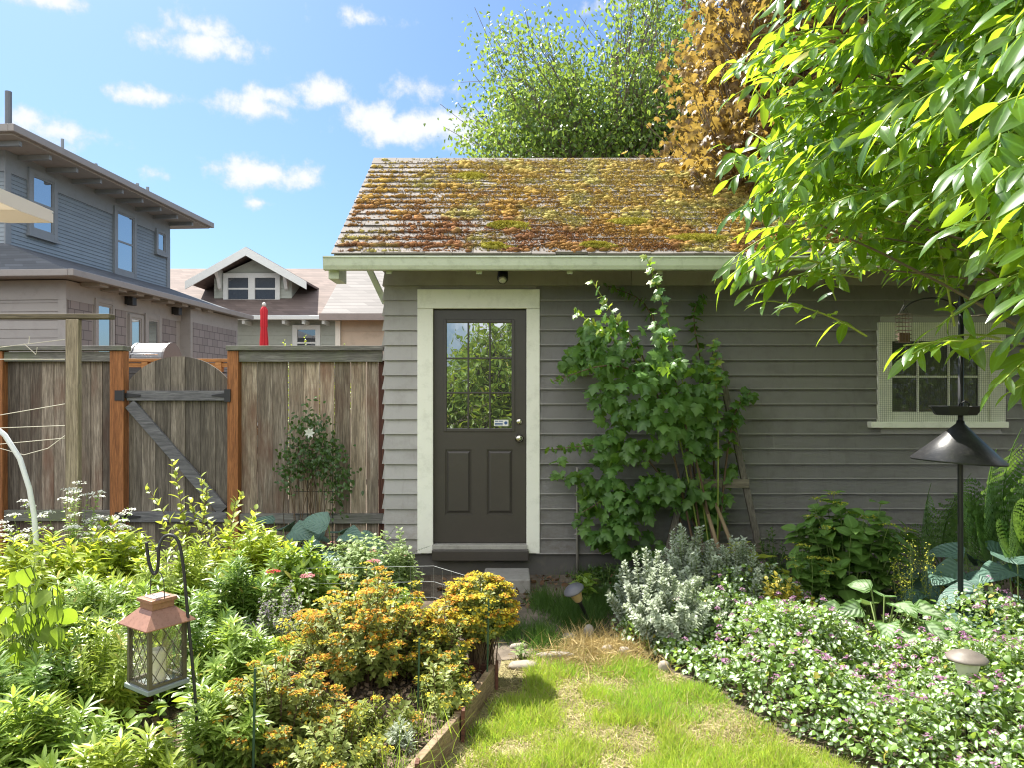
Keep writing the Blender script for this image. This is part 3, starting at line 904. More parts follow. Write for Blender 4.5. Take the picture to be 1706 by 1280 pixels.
cp = MB(); x = WX(962, 6.15); cp.tube([(x, 6.16, -.05), (x, 6.16, WZ(785, 6.16)), (x, 6.17, WZ(780, 6.16))], .012, 10)
for zz in (.35, .7): cp.box(x - .022, x + .022, 6.172, 6.186, zz, zz + .015)
tag(cp.build('conduit', paint('painted conduit', (.3, .28, .25), .1), smooth=True), 'thin grey conduit pipe running up the shed siding right of the door', 'conduit pipe')

# concrete doorstep block
st = MB(); st.box(WX(806, 5.75), WX(883, 5.75), 5.62, 6.0, -.03, .115)
tag(st.build('doorstep', paint('grey paver', (.26, .25, .235), .15, .9, (.12, .1, .08), .5, 8), bevel=.012), 'flat grey concrete doorstep block on the ground below the dark door', 'doorstep')

# ================================================================== fence, gate, trellis
FY = 6.42
gz_ = 0.0


def fence_run(name, label, edges, mats, posts, cap, rails, gap=.0032):
    t = thing(name, label, 'fence', (WX(edges[0], FY), FY, 0))
    for k, mk in enumerate(sorted(set(mats))):
        b_ = MB()
        for i in range(len(edges) - 1):
            if mats[i] != mk: continue
            a, c = WX(edges[i], FY) + random.uniform(.0004, gap), WX(edges[i + 1], FY) - random.uniform(.0004, gap)
            yo = random.uniform(0, .009)
            b_.box(a, c, FY + yo, FY + yo + .017, .03, WZ(598, FY))
        b_.build('board_panel', M[mk], t)
    for a, c in posts:
        MB().box(WX(a, FY), WX(c, FY), FY - .062, FY + .03, -.2, WZ(584.5, FY)).build('post', M['cedar'], t, bevel=.004)
    a, c = cap
    MB().box(WX(a, FY), WX(c, FY), FY - .085, FY + .06, WZ(584, FY), WZ(578.5, FY) + .012).build('cap_board', M['rail'], t, bevel=.003)
    for (a, c, p, q) in rails:
        MB().box(WX(a, FY), WX(c, FY), FY - .045, FY - .002, WZ(q, FY), WZ(p, FY)).build('rail', M['rail'], t, bevel=.003)
    return t


le = [-330, -308, -286, -264, -243, -222, -200, -178, -157, -135, -113, -92, -70, -48, -26, -4, 12, 31, 50, 69, 89, 108, 131, 151, 170, 189]
fence_run('wooden_fence', 'weathered board fence of narrow planks left of the arched gate', le, ['fence'] * (len(le) - 1),
          [(-10, 12), (-340, -318), (189, 212)], (-345, 213), [(-318, -10, 586, 602), (12, 188, 586, 602), (12, 188, 850, 868)])
re_ = [402, 428.5, 454, 479.5, 505, 532, 557.5, 584, 610, 630, 640.5]
fence_run('wooden_fence', 'taller stained board fence with wide planks between gate and shed corner', re_,
          ['fence_pale', 'fence', 'fence', 'fence_pale', 'fence_pale', 'fence_pale', 'fence_pale', 'fence_pale', 'fence', 'fence_red'],
          [(383, 401)], (382, 641), [(400, 638, 585, 602.5), (402, 640, 856, 872)], .006)

gate = thing('wooden_gate', 'arched grey wooden gate with black strap hinges and diagonal brace', 'gate', (WX(213, FY), FY, 0))
xa, xb = WX(214, FY), WX(381.5, FY); zs, zt = WZ(634, FY), WZ(593, FY)
hw = (xb - xa) / 2; hh = zt - zs; Rr = (hw * hw + hh * hh) / (2 * hh); zc = zt - Rr; xm = (xa + xb) / 2
eds = [214, 236, 259, 284, 308, 333, 345, 359, 381.5]
gp = MB()
for i in range(len(eds) - 1):
    a, c = WX(eds[i], FY) + .0018, WX(eds[i + 1], FY) - .0018
    top = [(a + (c - a) * k / 5, FY + .001, zc + math.sqrt(Rr ** 2 - (a + (c - a) * k / 5 - xm) ** 2)) for k in range(6)]
    yo = random.uniform(0, .008)
    gp.prism([(a, FY + .001, .06), *top, (c, FY + .001, .06)], (0, yo, 0), (0, .018, 0))
gp.build('arched_panel', M['gatewood'], gate)
for p, q in ((652, 668.5), (853, 870)):
    MB().box(xa + .005, xb - .005, FY - .04, FY - .001, WZ(q, FY), WZ(p, FY)).build('rail', M['brace'], gate, bevel=.003)
b_ = MB(); p, q = W(219, 674, FY), W(374, 851, FY); b_.beam((p[0], FY - .021, p[2]), (q[0], FY - .021, q[2]), .036, .1, (0, 0, 1)); b_.build('brace', M['brace'], gate, bevel=.003)
for py in (660, 861):
    h_ = MB(); z = WZ(py, FY); h_.box(WX(198, FY), WX(213, FY), FY - .07, FY - .063, z - .045, z + .045)
    h_.prism([(WX(213, FY), FY - .048, z - .022), (WX(238, FY), FY - .048, z - .008), (WX(238, FY), FY - .048, z + .008), (WX(213, FY), FY - .048, z + .022)], (0, 0, 0), (0, .007, 0))
    h_.tube([(WX(212.5, FY), FY - .066, z - .05), (WX(212.5, FY), FY - .066, z + .05)], .009); h_.build('hinge', M['black'], gate)
h_ = MB(); z = WZ(660, FY); h_.prism([(WX(379, FY), FY - .047, z - .02), (WX(356, FY), FY - .047, z - .006), (WX(356, FY), FY - .047, z + .006), (WX(379, FY), FY - .047, z + .02)], (0, 0, 0), (0, .006, 0)); h_.box(WX(379, FY), WX(389, FY), FY - .075, FY - .042, z - .055, z + .055); h_.build('latch', M['black'], gate)

TD = 5.35
tr = thing('garden_trellis', 'old post and crossbar trellis strung with pale string before the fence', 'trellis', (WX(119, TD), TD, 0))
MB().box(WX(108.5, TD), WX(130, TD), TD, TD + .05, -.2, WZ(531, TD)).build('post', M['post'], tr, bevel=.006)
MB().box(WX(-340, TD), WX(-318, TD), TD, TD + .05, -.2, WZ(531, TD)).build('post', M['post'], tr, bevel=.006)
MB().box(WX(-360, TD), WX(181, TD), TD + .003, TD + .09, WZ(530, TD), WZ(522, TD)).build('crossbar', M['beam'], tr, bevel=.004)
for pts in ([(-330, 600), (0, 578), (108, 565)], [(-330, 600), (0, 598), (108, 598)], [(-330, 720), (-8, 694), (108, 674)], [(-330, 716), (0, 714), (108, 710)], [(-330, 745), (0, 741), (108, 731)], [(-60, 720), (0, 748), (40, 759), (80, 748), (108, 727)], [(48, 572), (49, 560)], [(40, 572), (60, 590), (62, 578)]):
    m_ = MB(); m_.tube([W(px, py, TD - .004) for px, py in pts], .0028, 5); m_.build('string', M['string'], tr)
hp = MB(); pts = [(-330, 900), (-320, 800), (-270, 720), (-190, 675), (-100, 672), (-30, 695), (8, 726), (33, 765), (49, 815), (57, 860), (61, 920)]
hp.tube([W(px, py, 4.55) for px, py in pts] + [np.array([WX(62, 4.55), 4.55, -.1])], .016, 10)
tag(hp.build('plastic_hoop', plain('white pipe', (.72, .74, .74), .35), smooth=True), 'white plastic pipe hoop arching over the bed at the left', 'garden hoop')

# ================================================================== two-storey house on the left
ha = math.atan2(83, F); O = np.array([-9.01, 12.8])
R3 = [paint('blue grey clapboard', (.215, .26, .30), .1, .4, (.09, .09, .1), .2, 2, isl=.06), paint('grey mauve siding', (.33, .31, .295), .07, .6, (.16, .13, .12), .25, 2, isl=.05),
      paint('house trim', (.225, .25, .275), .06, .5), paint('mauve trim', (.33, .31, .295), .05, .5), roofm('charcoal shingles', (.10, .11, .125), .06),
      shakem('mauve wall shingles', (.25, .22, .215), 1), paint('house gutter', (.27, .25, .235), .06, .45), paint('eave underside', (.33, .31, .29), .06, .7)]
HCL, HLP, HTR, HMT, HRF, HSK, HGT, HSF = R3
MG = glassm('house window pane', (.03, .035, .04), .55, .01, .03)
house = thing('house', 'two-storey blue-grey clapboard house with wide eaves beyond the left fence', 'house', (O[0], O[1], 0), -ha)


def hy(px, x):
    r = (px - CX) / F; s, c = math.sin(ha), math.cos(ha)
    return (r * (O[1] - x * s) - O[0] - x * c) / (s - r * c)


def hz(px, py, x):
    y = hy(px, x); return CH + (HY - py) / F * (O[1] - x * math.sin(ha) + y * math.cos(ha))


def hbox(name, mat, x0, x1, y0, y1, z0, z1, par=None, bevel=0.0):
    return MB().box(x0, x1, y0, y1, z0, z1).build(name, mat, par or house, local=True, bevel=bevel)


YF = 5.35; SOF = 5.93
m_ = MB(); lap(m_, (0, 0, 0), (0, 1, 0), (1, 0, 0), YF, 4.1, 5.55, .075, .012, joints=False); lap(m_, (-7, 0, 0), (1, 0, 0), (0, -1, 0), 7, 4.1, 5.55, .075, .012, joints=False)
m_.build('upper_wall', HCL, house, local=True)
hbox('core_wall', HTR, -7, -.004, .004, YF, 0, SOF)
hbox('frieze', HTR, -.003, .022, -.02, YF + .02, 5.55, SOF); hbox('frieze', HTR, -7, -.004, -.022, -.001, 5.55, SOF)
for y0 in (-.022, YF - .12): hbox('corner_board', HTR, -.001, .026, y0, y0 + .14, 4.1, 5.549)
# hipped roof with deep eaves
ov = .72; rx0, rx1, ry0, ry1 = -7.7, ov, -ov, YF + ov; rz = 6.06; sl = .42; hx = (rx1 - rx0) / 2; 
m_ = MB(); yc0, yc1 = ry0 + 3.0, ry1 - 3.0; rid = rz + 3.0 * sl
m_.add([(rx0, ry0, rz), (rx1, ry0, rz), (rx1, ry1, rz), (rx0, ry1, rz), (rx0 + 3, yc0, rid), (rx1 - 3, yc0, rid), (rx1 - 3, yc1, rid), (rx0 + 3, yc1, rid)],
       [(0, 1, 5, 4), (1, 2, 6, 5), (2, 3, 7, 6), (3, 0, 4, 7), (4, 5, 6, 7), (3, 2, 1, 0)])
hroof = m_.build('roof', HRF, house, local=True)
hbox('soffit', HSF, rx0 + .02, rx1 - .02, ry0 + .02, ry1 - .02, SOF, rz - .02)
for (a, b, c, d) in ((rx1 - .03, rx1 + .07, ry0 - .07, ry1 + .07), (rx0, rx1 - .031, ry0 - .07, ry0 + .03), (rx0, rx1 - .031, ry1 - .03, ry1 + .07)): hbox('gutter', HGT, a, b, c, d, rz - .1, rz + .03, bevel=.012)
for i in range(9):
    y = -.45 + i * .72; hbox('eave_bracket', HTR, .023, ov - .1, y, y + .07, SOF - .09, SOF - .002)
for (px, py0, py1, r) in ((14, 200, 152, .055), (104, 250, 231, .03), (229, 318, 305, .035), (246, 324, 311, .035), (160, 278, 272, .03)):
    x = .1; y = hy(px, x); m_ = MB(); m_.tube([(x, y, rz - .02), (x, y, hz(px, py1, x))], r, 10); m_.build('vent_pipe', HTR if r < .05 else plain('pipe grey', (.12, .13, .15)), hroof, local=True)


def hwin(x, px0, px1, py0, py1, fw=.1, mid=True, mt=None, name='window'):
    mt = mt or HTR; y0, y1 = hy(px0, x), hy(px1, x); pm = (px0 + px1) / 2; z1, z0 = hz(pm, py0, x), hz(pm, py1, x)
    f_ = MB(); f_.box(x, x + .045, y0 - fw, y0, z0 - fw, z1 + fw); f_.box(x, x + .045, y1, y1 + fw, z0 - fw, z1 + fw); f_.box(x, x + .043, y0, y1, z1, z1 + fw); f_.box(x, x + .043, y0, y1, z0 - fw, z0)
    f_.box(x, x + .075, y0 - fw - .03, y1 + fw + .03, z0 - fw - .05, z0 - fw - .001)
    w_ = f_.build(name, mt, house, local=True)
    s_ = MB(); t = .035
    s_.box(x, x + .03, y0, y0 + t, z0, z1); s_.box(x, x + .03, y1 - t, y1, z0, z1); s_.box(x, x + .028, y0 + t, y1 - t, z1 - t, z1); s_.box(x, x + .028, y0 + t, y1 - t, z0, z0 + t)
    if mid: s_.box(x, x + .027, y0 + t, y1 - t, (z0 + z1) / 2 - .02, (z0 + z1) / 2 + .02)
    s_.build('sash', mt, w_, local=True)
    MB().box(x + .004, x + .014, y0 + .01, y1 - .01, z0 + .01, z1 - .01).build('pane', MG, w_, local=True)
    return w_


hwin(.014, 52, 87, 297, 386); hwin(.014, 193, 221, 357, 452); hwin(.014, 261, 273, 388, 418, .07, False)
# ground floor with its own low roof
LX = 1.45; LZ = 3.55
LY0, LY1 = -.45, 5.55; LB = hy(300, LX); LX2 = LX + .24
m_ = MB(); lap(m_, (-7, LY0, 0), (1, 0, 0), (0, -1, 0), 7 + LX, .3, 3.2, .15, .014, joints=False); m_.build('lower_wall', HLP, house, local=True)
hbox('core_wall', HMT, -7, LX - .003, LY0 + .003, LY1, 0, LZ - .02); hbox('frieze', HMT, -7, LX + .02, LY0 - .022, LY0 - .001, 3.2, LZ - .02)
hbox('corner_board', HMT, LX - .12, LX + .024, LY0 - .024, LY0 - .0005, .3, 3.199); hbox('frieze', HMT, LX - .002, LX + .02, LY0, LB, 3.2, LZ - .021)
hbox('bay_wall', HMT, LX - .001, LX2, LB, LY1, .3, LZ - .022); hbox('shingle_panel', HSK, LX2, LX2 + .012, LB + .1, LY1 - .1, .5, 3.2)
for a, b in ((113, 152), (192, 209)): hbox('shingle_panel', HSK, LX - .001, LX + .012, hy(a, LX), hy(b, LX), .5, 3.2)
hbox('shingle_panel', HSK, LX - .001, LX + .012, hy(268, LX), hy(293, LX), .5, 3.2)
hwin(LX, 160, 184, 505, 600, .07, False, HMT)
hwin(LX, 216, 233, 529, 640, .06, False, HMT, 'door'); hwin(LX, 244, 262, 532, 640, .1, False, HMT, 'door')
m_ = MB(); q = 2.02; ex1, ey0, ey1 = 1.87, -.88, 5.95; ez = 3.6
m_.add([(-7, ey0, ez), (ex1, ey0, ez), (ex1, ey1, ez), (0, YF, 4.28), (0, 0, 4.28), (-7, 0, 4.02 + .0), (0, YF + .6, ez), (-7, 0, ez), (0, ey1, ez)],
       [(0, 1, 4, 5), (1, 2, 3, 4), (2, 8, 3)])
lroof = m_.build('porch_roof', HRF, house, local=True)
m_ = MB(); m_.box(-7, ex1 - .05, ey0 + .05, 0, ez - .05, ez - .004); m_.box(0.001, ex1 - .05, .001, ey1, ez - .05, ez - .004); m_.build('soffit', HSF, house, local=True)
hbox('gutter', HGT, ex1 - .03, ex1 + .07, ey0 - .07, ey1, ez - .08, ez + .035, bevel=.012); hbox('gutter', HGT, -7, ex1 - .031, ey0 - .07, ey0 + .03, ez - .08, ez + .034, bevel=.012)
for i in range(8): y = -.1 + i * .55; hbox('rafter_end', HSF, LX + (.25 if y > LB - .1 else .021), ex1 - .05, y, y + .25, ez - .12, ez - .052)
for px, py in ((208, 500), (286, 517)):
    y = hy(px, LX); z = hz(px, py, LX); m_ = MB(); m_.box(LX + .021, LX + .08, y - .05, y + .05, z - .08, z + .08); m_.box(LX + .08, LX + .2, y - .07, y + .07, z - .1, z + .06)
    m_.build('porch_lamp', M['black'], house, local=True, bevel=.01)

# ================================================================== deck, grill and umbrellas behind the fence
dk = thing('deck', 'raised deck with orange timber railing behind the fence and gate', 'deck', (WX(300, 9.4), 9.4, 0))
GD = 9.0; x0, x1 = WX(170, GD), WX(398, GD)
MB().box(WX(150, GD), x1, GD - .05, 11.2, 1.02, 1.1).build('floor', M['deckwood'], dk)
MB().box(x0, x1, GD, GD + .1, WZ(602, GD), WZ(597, GD)).build('railing', M['deckwood'], dk, bevel=.004)
MB().box(x0, x1, GD + .03, GD + .07, WZ(611, GD), WZ(603.5, GD)).build('railing', M['deckwood'], dk, bevel=.004)
for px in (176, 240, 313, 363, 394): MB().box(WX(px - 5, GD), WX(px + 5, GD), GD + .005, GD + .095, 0, WZ(602.5, GD)).build('post', M['deckwood'], dk, bevel=.004)
m_ = MB()
for k in range(8): z = 1.95 - k * .1; m_.tube([(x0, GD + .05, z), (x1, GD + .05, z)], .012, 6)
m_.build('cable', M['black'], dk)
gr = thing('barbecue_grill', 'steel hooded barbecue grill standing on the deck behind the gate', 'grill', (WX(262, 10), 10, 1.1))
gx0, gx1 = WX(231, 10), WX(288, 10); gz = WZ(604, 10)
m_ = MB(); arc = [(9.72 + .28 - .28 * math.cos(a) * 1.0, gz + .27 * math.sin(a)) for a in np.linspace(0, PI, 13)]
m_.prism([(gx0 + .03, y, z) for y, z in arc], (0, 0, 0), (gx1 - gx0 - .06, 0, 0)); hood = m_.build('hood', plain('brushed steel', (.24, .24, .24), .45, .8), gr, smooth=False)
for a, b in ((gx0, gx0 + .03), (gx1 - .03, gx1)): m_ = MB(); m_.prism([(a, 10 + (y - 10) * 1.04, gz + (z - gz) * 1.04) for y, z in arc], (0, 0, 0), (b - a - .001, 0, 0)); m_.build('end_cap', plain('grey cast', (.16, .15, .15), .5), hood)
m_ = MB(); m_.tube([(gx0 + .05, 9.68, gz + .1), (gx1 - .05, 9.68, gz + .1)], .012, 8); m_.build('handle', plain('steel bar', (.6, .6, .6), .25, 1), hood, smooth=True)
MB().box(gx0, gx1, 9.72, 10.28, 1.12, gz - .003).build('cart', plain('grill cart', (.05, .05, .05), .4), gr, bevel=.01)
MB().box(gx0 - .28, gx0 - .002, 9.74, 10.26, gz - .1, gz - .06).build('side_shelf', plain('shelf steel', (.4, .4, .4), .3, .8), gr, bevel=.005)


def pleat(g, z): return .16 * math.sin(g * 8) + .05 * math.sin(g * 3 + 4 * z)


ru = thing('closed_umbrella', 'closed red patio umbrella standing upright behind the fence', 'umbrella', (WX(440, 10), 10, 1.1))
z1 = WZ(510, 10); c = (WX(440, 10), 10, 0)
m_ = MB(); m_.tube([(c[0], 10, 1.1), (c[0], 10, z1 + .02)], .02, 10); m_.lathe([(.02, z1 + .0), (.03, z1 + .02), (.025, z1 + .045), (.004, z1 + .06)], c, 12); m_.build('pole', plain('pale pole', (.55, .55, .52), .4), ru, smooth=True)
m_ = MB(); m_.lathe([(.022, z1 - .002), (.045, z1 - .05), (.042, z1 - .2), (.044, z1 - .27), (.038, z1 - .3), (.052, z1 - .5), (.048, z1 - .75), (.056, z1 - 1.1), (.05, z1 - 1.12)], c, 64, pleat)
m_.build('canopy', plain('red cloth', (.5, .018, .03), .8), ru, smooth=True)
MB().lathe([(.2, 1.1), (.22, 1.14), (.06, 1.18)], c, 20).build('base', M['blackp'], ru, smooth=False)

cu = thing('patio_umbrella', 'cream fabric patio umbrella canopy with valance at the left edge', 'umbrella', (-6.62, 6.62, 0))
c = np.array([-6.62, 6.62]); cz = 3.60; rr = 2.05; top = 4.25
cl = plain('cream cloth', (.66, .60, .50), .9, spec=.1)
m, nt, N, L, b = mat_new('cream canvas'); b.inputs['Base Color'].default_value = (.86, .83, .77, 1); b.inputs['Roughness'].default_value = .9
tb = nd(nt, 'ShaderNodeBsdfTranslucent'); tb.inputs[0].default_value = (.8, .75, .65, 1); mx = nd(nt, 'ShaderNodeMixShader', i_Fac=.35); L.new(b.outputs[0], mx.inputs[1]); L.new(tb.outputs[0], mx.inputs[2]); L.new(mx.outputs[0], N['Material Output'].inputs[0])
cloth = m
m_ = MB(); rim = []; 
for k in range(4):
    g0 = k * PI / 2 + PI / 4 - ha; rim.append((c[0] + rr * math.cos(g0), c[1] + rr * math.sin(g0), cz))
rm = []
for k in range(4):
    p, q = np.array(rim[k]), np.array(rim[(k + 1) % 4])
    for t in np.linspace(0, 1, 7)[:-1]: r_ = p * (1 - t) + q * t; r_[2] += .05 * math.sin(PI * t); rm.append(r_)
v = [(c[0], c[1], top)] + [tuple(r_) for r_ in rm] + [(r_[0], r_[1], r_[2] - .13 - .02 * (i % 2)) for i, r_ in enumerate(rm)]
n = len(rm); m_.add(v, [(0, 1 + i, 1 + (i + 1) % n) for i in range(n)]); cano = m_.build('canopy', cloth, cu)
mod = cano.modifiers.new('t', 'SOLIDIFY'); mod.thickness = .006
m_ = MB(); m_.add(v, [(1 + i, 1 + n + i, 1 + n + (i + 1) % n, 1 + (i + 1) % n) for i in range(n)]); va = m_.build('valance', cloth, cano); mod = va.modifiers.new('t', 'SOLIDIFY'); mod.thickness = .006
m_ = MB(); m_.tube([(c[0], c[1], -.1), (c[0], c[1], top + .08)], .03, 10); m_.build('pole', M['wire'], cu, smooth=True)
for k in range(8):
    q = rm[k * 3]; m_ = MB(); m_.tube([(c[0], c[1], top - .05), (q[0], q[1], q[2] - .025)], .012, 6); m_.build('rib', M['wire'], cu)

# ================================================================== house with the dormer
FD = 22.0
fh = thing('house', 'pale green house with white-trimmed dormer under a brown shingle roof', 'house', (WX(440, FD), FD, 0))
FW = [paint('pale green siding', (.42, .45, .40), .04, .6, isl=.03), plain('white house trim', (.72, .74, .72), .5), roofm('brown roof shingles', (.165, .125, .11), .085, .22, .3), glassm('far pane', (.04, .05, .06), .25, .02)]
ye, ze = 21.0, WZ(525, 21.0); slp = .55; dr_ = (1.55 - 1.55 + (slp * ye - (ze - CH))) / (slp - 213 / F); zr = CH + 213 / F * dr_
x0, x1 = WX(150, 22), WX(720, 22)
m_ = MB(); m_.prism([(x0, ye, ze), (x0, dr_, zr), (x0, 2 * dr_ - ye, ze), (x0, 2 * dr_ - ye, ze - .12), (x0, dr_, zr - .14), (x0, ye, ze - .12)], (0, 0, 0), (x1 - x0, 0, 0)); froof = m_.build('roof', FW[2], fh)
m_ = MB(); lap(m_, (x0, 21.6, 0), (1, 0, 0), (0, -1, 0), x1 - x0, 0, 3.9, .13, .015, joints=False); m_.build('wall', FW[0], fh); MB().box(x0, x1, 21.63, 2 * dr_ - 21.6, 0, 3.8).build('core_wall', FW[0], fh)
m_ = MB(); m_.box(x0, x1, ye - .09, ye - .001, ze - .13, ze - .0); m_.build('gutter', FW[1], fh, bevel=.02)
for px in (409, 475, 508, 541): x = WX(px, 21.2); MB().box(x - .04, x + .04, ye + .02, 21.59, ze - .24, ze - .125).build('rafter_end', FW[1], fh)
DF = 22.2
m_ = MB(); dx0, dx1 = WX(357, DF), WX(486, DF); lap(m_, (dx0, DF, 0), (1, 0, 0), (0, -1, 0), dx1 - dx0, WZ(507, DF), WZ(462, DF), .1, .014, joints=False)
dcx = WX(409, 21.5); dpk = WZ(411, 21.5)
dor = m_.build('dormer', FW[0], fh)
m_ = MB(); m_.box(dx0 + .01, dx1 - .01, DF + .02, dr_ - .3, WZ(507, DF) - .3, WZ(462, DF)); 
hwid = 100 / F * 21.5; dsl = (dpk - WZ(468, 21.5)) / hwid
m_.prism([(dx0 + .01, DF - .012, WZ(462, DF)), (dx1 - .01, DF - .012, WZ(462, DF)), (dcx + .001, DF - .012, dpk - .25)], (0, 0, 0), (0, .03, 0)); m_.build('gable_wall', FW[0], dor)
zt_ = dpk - hwid * dsl
m_ = MB(); m_.prism([(dcx - hwid, 21.5, zt_ + .02), (dcx, 21.5, dpk + .02), (dcx + hwid, 21.5, zt_ + .02), (dcx + hwid, 21.5, zt_ - .05), (dcx, 21.5, dpk - .05), (dcx - hwid, 21.5, zt_ - .05)], (0, .04, 0), (0, dr_ - 21.3, 0)); m_.build('dormer_roof', FW[2], dor)
m_ = MB()
for s in (-1, 1): m_.prism([(dcx, 21.5, dpk + .01), (dcx + s * (hwid + .02), 21.5, zt_ - .0), (dcx + s * (hwid + .02), 21.5, zt_ - .24), (dcx, 21.5, dpk - .25)], (0, 0, 0), (0, .04 - .001 * (s > 0), 0))
m_.build('bargeboard', FW[1], dor)
for px in (364, 475):
    x = WX(px, 22); z = WZ(455, 22); m_ = MB(); m_.box(x - .06, x + .06, 21.56, DF, z, z + .1); m_.prism([(x - .05, DF - .015, z), (x - .05, 21.75, z), (x - .05, 21.95, z - .15), (x - .05, 22.08, z - .45), (x - .05, DF - .015, z - .5)], (0, 0, 0), (.1, 0, 0)); m_.build('bracket', FW[1], dor)


def fwin(px0, px1, py0, py1, Y, fw, par, bars=()):
    a, b, c, d = WX(px0, Y), WX(px1, Y), WZ(py1, Y), WZ(py0, Y); f_ = MB()
    f_.box(a, a + fw, Y - .06, Y, c, d); f_.box(b - fw, b, Y - .06, Y, c, d); f_.box(a + fw, b - fw, Y - .058, Y, d - fw, d); f_.box(a + fw, b - fw, Y - .058, Y, c, c + fw)
    for px in bars: x = WX(px, Y); f_.box(x - .1, x + .1, Y - .057, Y, c + fw, d - fw)
    w_ = f_.build('window', FW[1], par); MB().box(a + fw, b - fw, Y - .02, Y - .01, c + fw, d - fw).build('pane', FW[3], w_)
    s_ = MB(); s_.box(a + fw, b - fw, Y - .04, Y - .021, (c + d) / 2 - .03, (c + d) / 2 + .02); s_.build('sash', FW[1], w_)


fwin(373, 467, 455, 506, DF - .02, .14, dor, (420,)); fwin(488, 534, 541, 600, 21.58, .14, fh)
p_ = MB(); x = WX(387, 19); p_.tube([(x, 19.0, 3.7), (x, 19.0, 4.2)], .05, 8)
cg = thing('garage', 'cream walled garage with pale grey shingle roof between house and shed', 'garage', (-3.2, 13.2, 0))
ge, gz0_ = 13.0, WZ(522, 13.0); gs = .6; gd = (gs * ge - (gz0_ - CH)) / (gs - 215 / F); gr_ = CH + 215 / F * gd; gx0, gx1 = -3.45, 1.6
m_ = MB(); m_.prism([(gx0, ge, gz0_), (gx0, gd, gr_), (gx0, 2 * gd - ge, gz0_), (gx0, 2 * gd - ge, gz0_ - .1), (gx0, gd, gr_ - .12), (gx0, ge, gz0_ - .1)], (0, 0, 0), (gx1 - gx0, 0, 0)); m_.build('roof', roofm('pale grey roof shingles', (.20, .187, .18), .075, .18, .45), cg)
m_ = MB(); m_.box(gx0 - .02, gx1, ge - .06, ge - .001, gz0_ - .12, gz0_ + .0); m_.build('fascia', paint('taupe fascia', (.26, .22, .2), .05), cg)
cream = paint('cream wall', (.52, .43, .33), .04, .7)
m_ = MB(); xw = WX(566, 13.3); m_.box(xw, 1.4, 13.3, 2 * gd - 13.3, 0, gz0_ - .02); m_.prism([(xw + .005, 13.35, gz0_ - .02), (xw + .005, 2 * gd - 13.35, gz0_ - .02), (xw + .005, gd, gr_ - .2)], (0, 0, 0), (.1, 0, 0)); m_.build('wall', cream, cg)
m_ = MB(); m_.box(xw - .07, xw + .02, 13.25, 13.298, 0, gz0_ - .1); m_.build('corner_board', plain('cream trim', (.7, .68, .6), .5), cg)
m_ = MB(); zz = WZ(552, 13.3)
m_.box(xw + .021, 1.4, 13.286, 13.2985, zz, zz + .012); m_.build('batten', cream, cg)

# ================================================================== ground
m, nt, N, L, b = mat_new('garden soil')
c = ramp(nt, noise(nt, 6, 8, rough=.7), [(.3, (.045, .032, .022)), (.55, (.10, .075, .052)), (.75, (.19, .15, .11))])
L.new(c, b.inputs['Base Color']); b.inputs['Roughness'].default_value = 1; bump(nt, b, noise(nt, 40, 6), .8, .02)
soil = m
m_ = MB(); m_.add([(-70, -70, 0), (70, -70, 0), (70, 110, 0), (-70, 110, 0)], [(0, 1, 2, 3)])
tag(m_.build('ground', soil), kind='structure')
m, nt, N, L, b = mat_new('dry lawn thatch')
c = ramp(nt, noise(nt, 3, 8, rough=.7), [(.3, (.14, .13, .04)), (.5, (.25, .22, .09)), (.7, (.38, .32, .18))])
c = mixc(nt, ramp(nt, noise(nt, 60, 4), [(.4, 0.), (.65, .6)]), c, (.09, .08, .035))
L.new(c, b.inputs['Base Color']); b.inputs['Roughness'].default_value = 1; bump(nt, b, noise(nt, 70, 5), .8, .015)
LAWN = [(-.36, 2.75), (-.24, 3.24), (-.09, 3.85), (-.06, 4.22), (.12, 4.38), (.32, 4.42), (.6, 4.5), (.8, 4.15), (1.0, 3.75), (1.2, 3.28), (1.4, 2.95), (1.75, 2.5), (2.4, 1.8), (2.6, -3.5), (-2.2, -3.5), (-1.2, 1.6)]
m_ = MB(); m_.add([(x, y, .004) for x, y in LAWN], [tuple(range(len(LAWN)))]); tag(m_.build('lawn', m), kind='structure')
m, nt, N, L, b = mat_new('trodden path soil')
c = ramp(nt, noise(nt, 5, 8, rough=.7), [(.3, (.06, .048, .036)), (.55, (.15, .12, .09)), (.75, (.27, .22, .165))])
L.new(c, b.inputs['Base Color']); b.inputs['Roughness'].default_value = 1; bump(nt, b, noise(nt, 50, 6), .7, .015)
PATH = [(-.06, 4.2), (-.14, 4.6), (-.3, 5.1), (-.62, 5.5), (-.7, 6.2), (.5, 6.2), (.55, 5.5), (.6, 5.0), (.72, 4.5), (.4, 4.3)]
m_ = MB(); m_.add([(x, y, .008) for x, y in PATH], [tuple(reversed(range(len(PATH))))]); tag(m_.build('path', m), kind='structure')


def ground_px(px, py, z=0.0):
    d = (CH - z) * F / (py - HY); return np.array([WX(px, d), d, z])


# lawn grass
GR = [leafm('lawn green', (.13, .27, .03), (.23, .38, .05), (.45, .72, .06), .45, .5, .3), leafm('lawn straw', (.34, .28, .12), (.52, .44, .22), (.45, .36, .15), .25, .7, .2),
      leafm('lawn yellow green', (.25, .35, .045), (.38, .45, .08), (.58, .70, .08), .45, .5, .3)]
BL2 = grid_leaf(lambda t: .035 * (1 - t) + .002, 2, .3, .4)


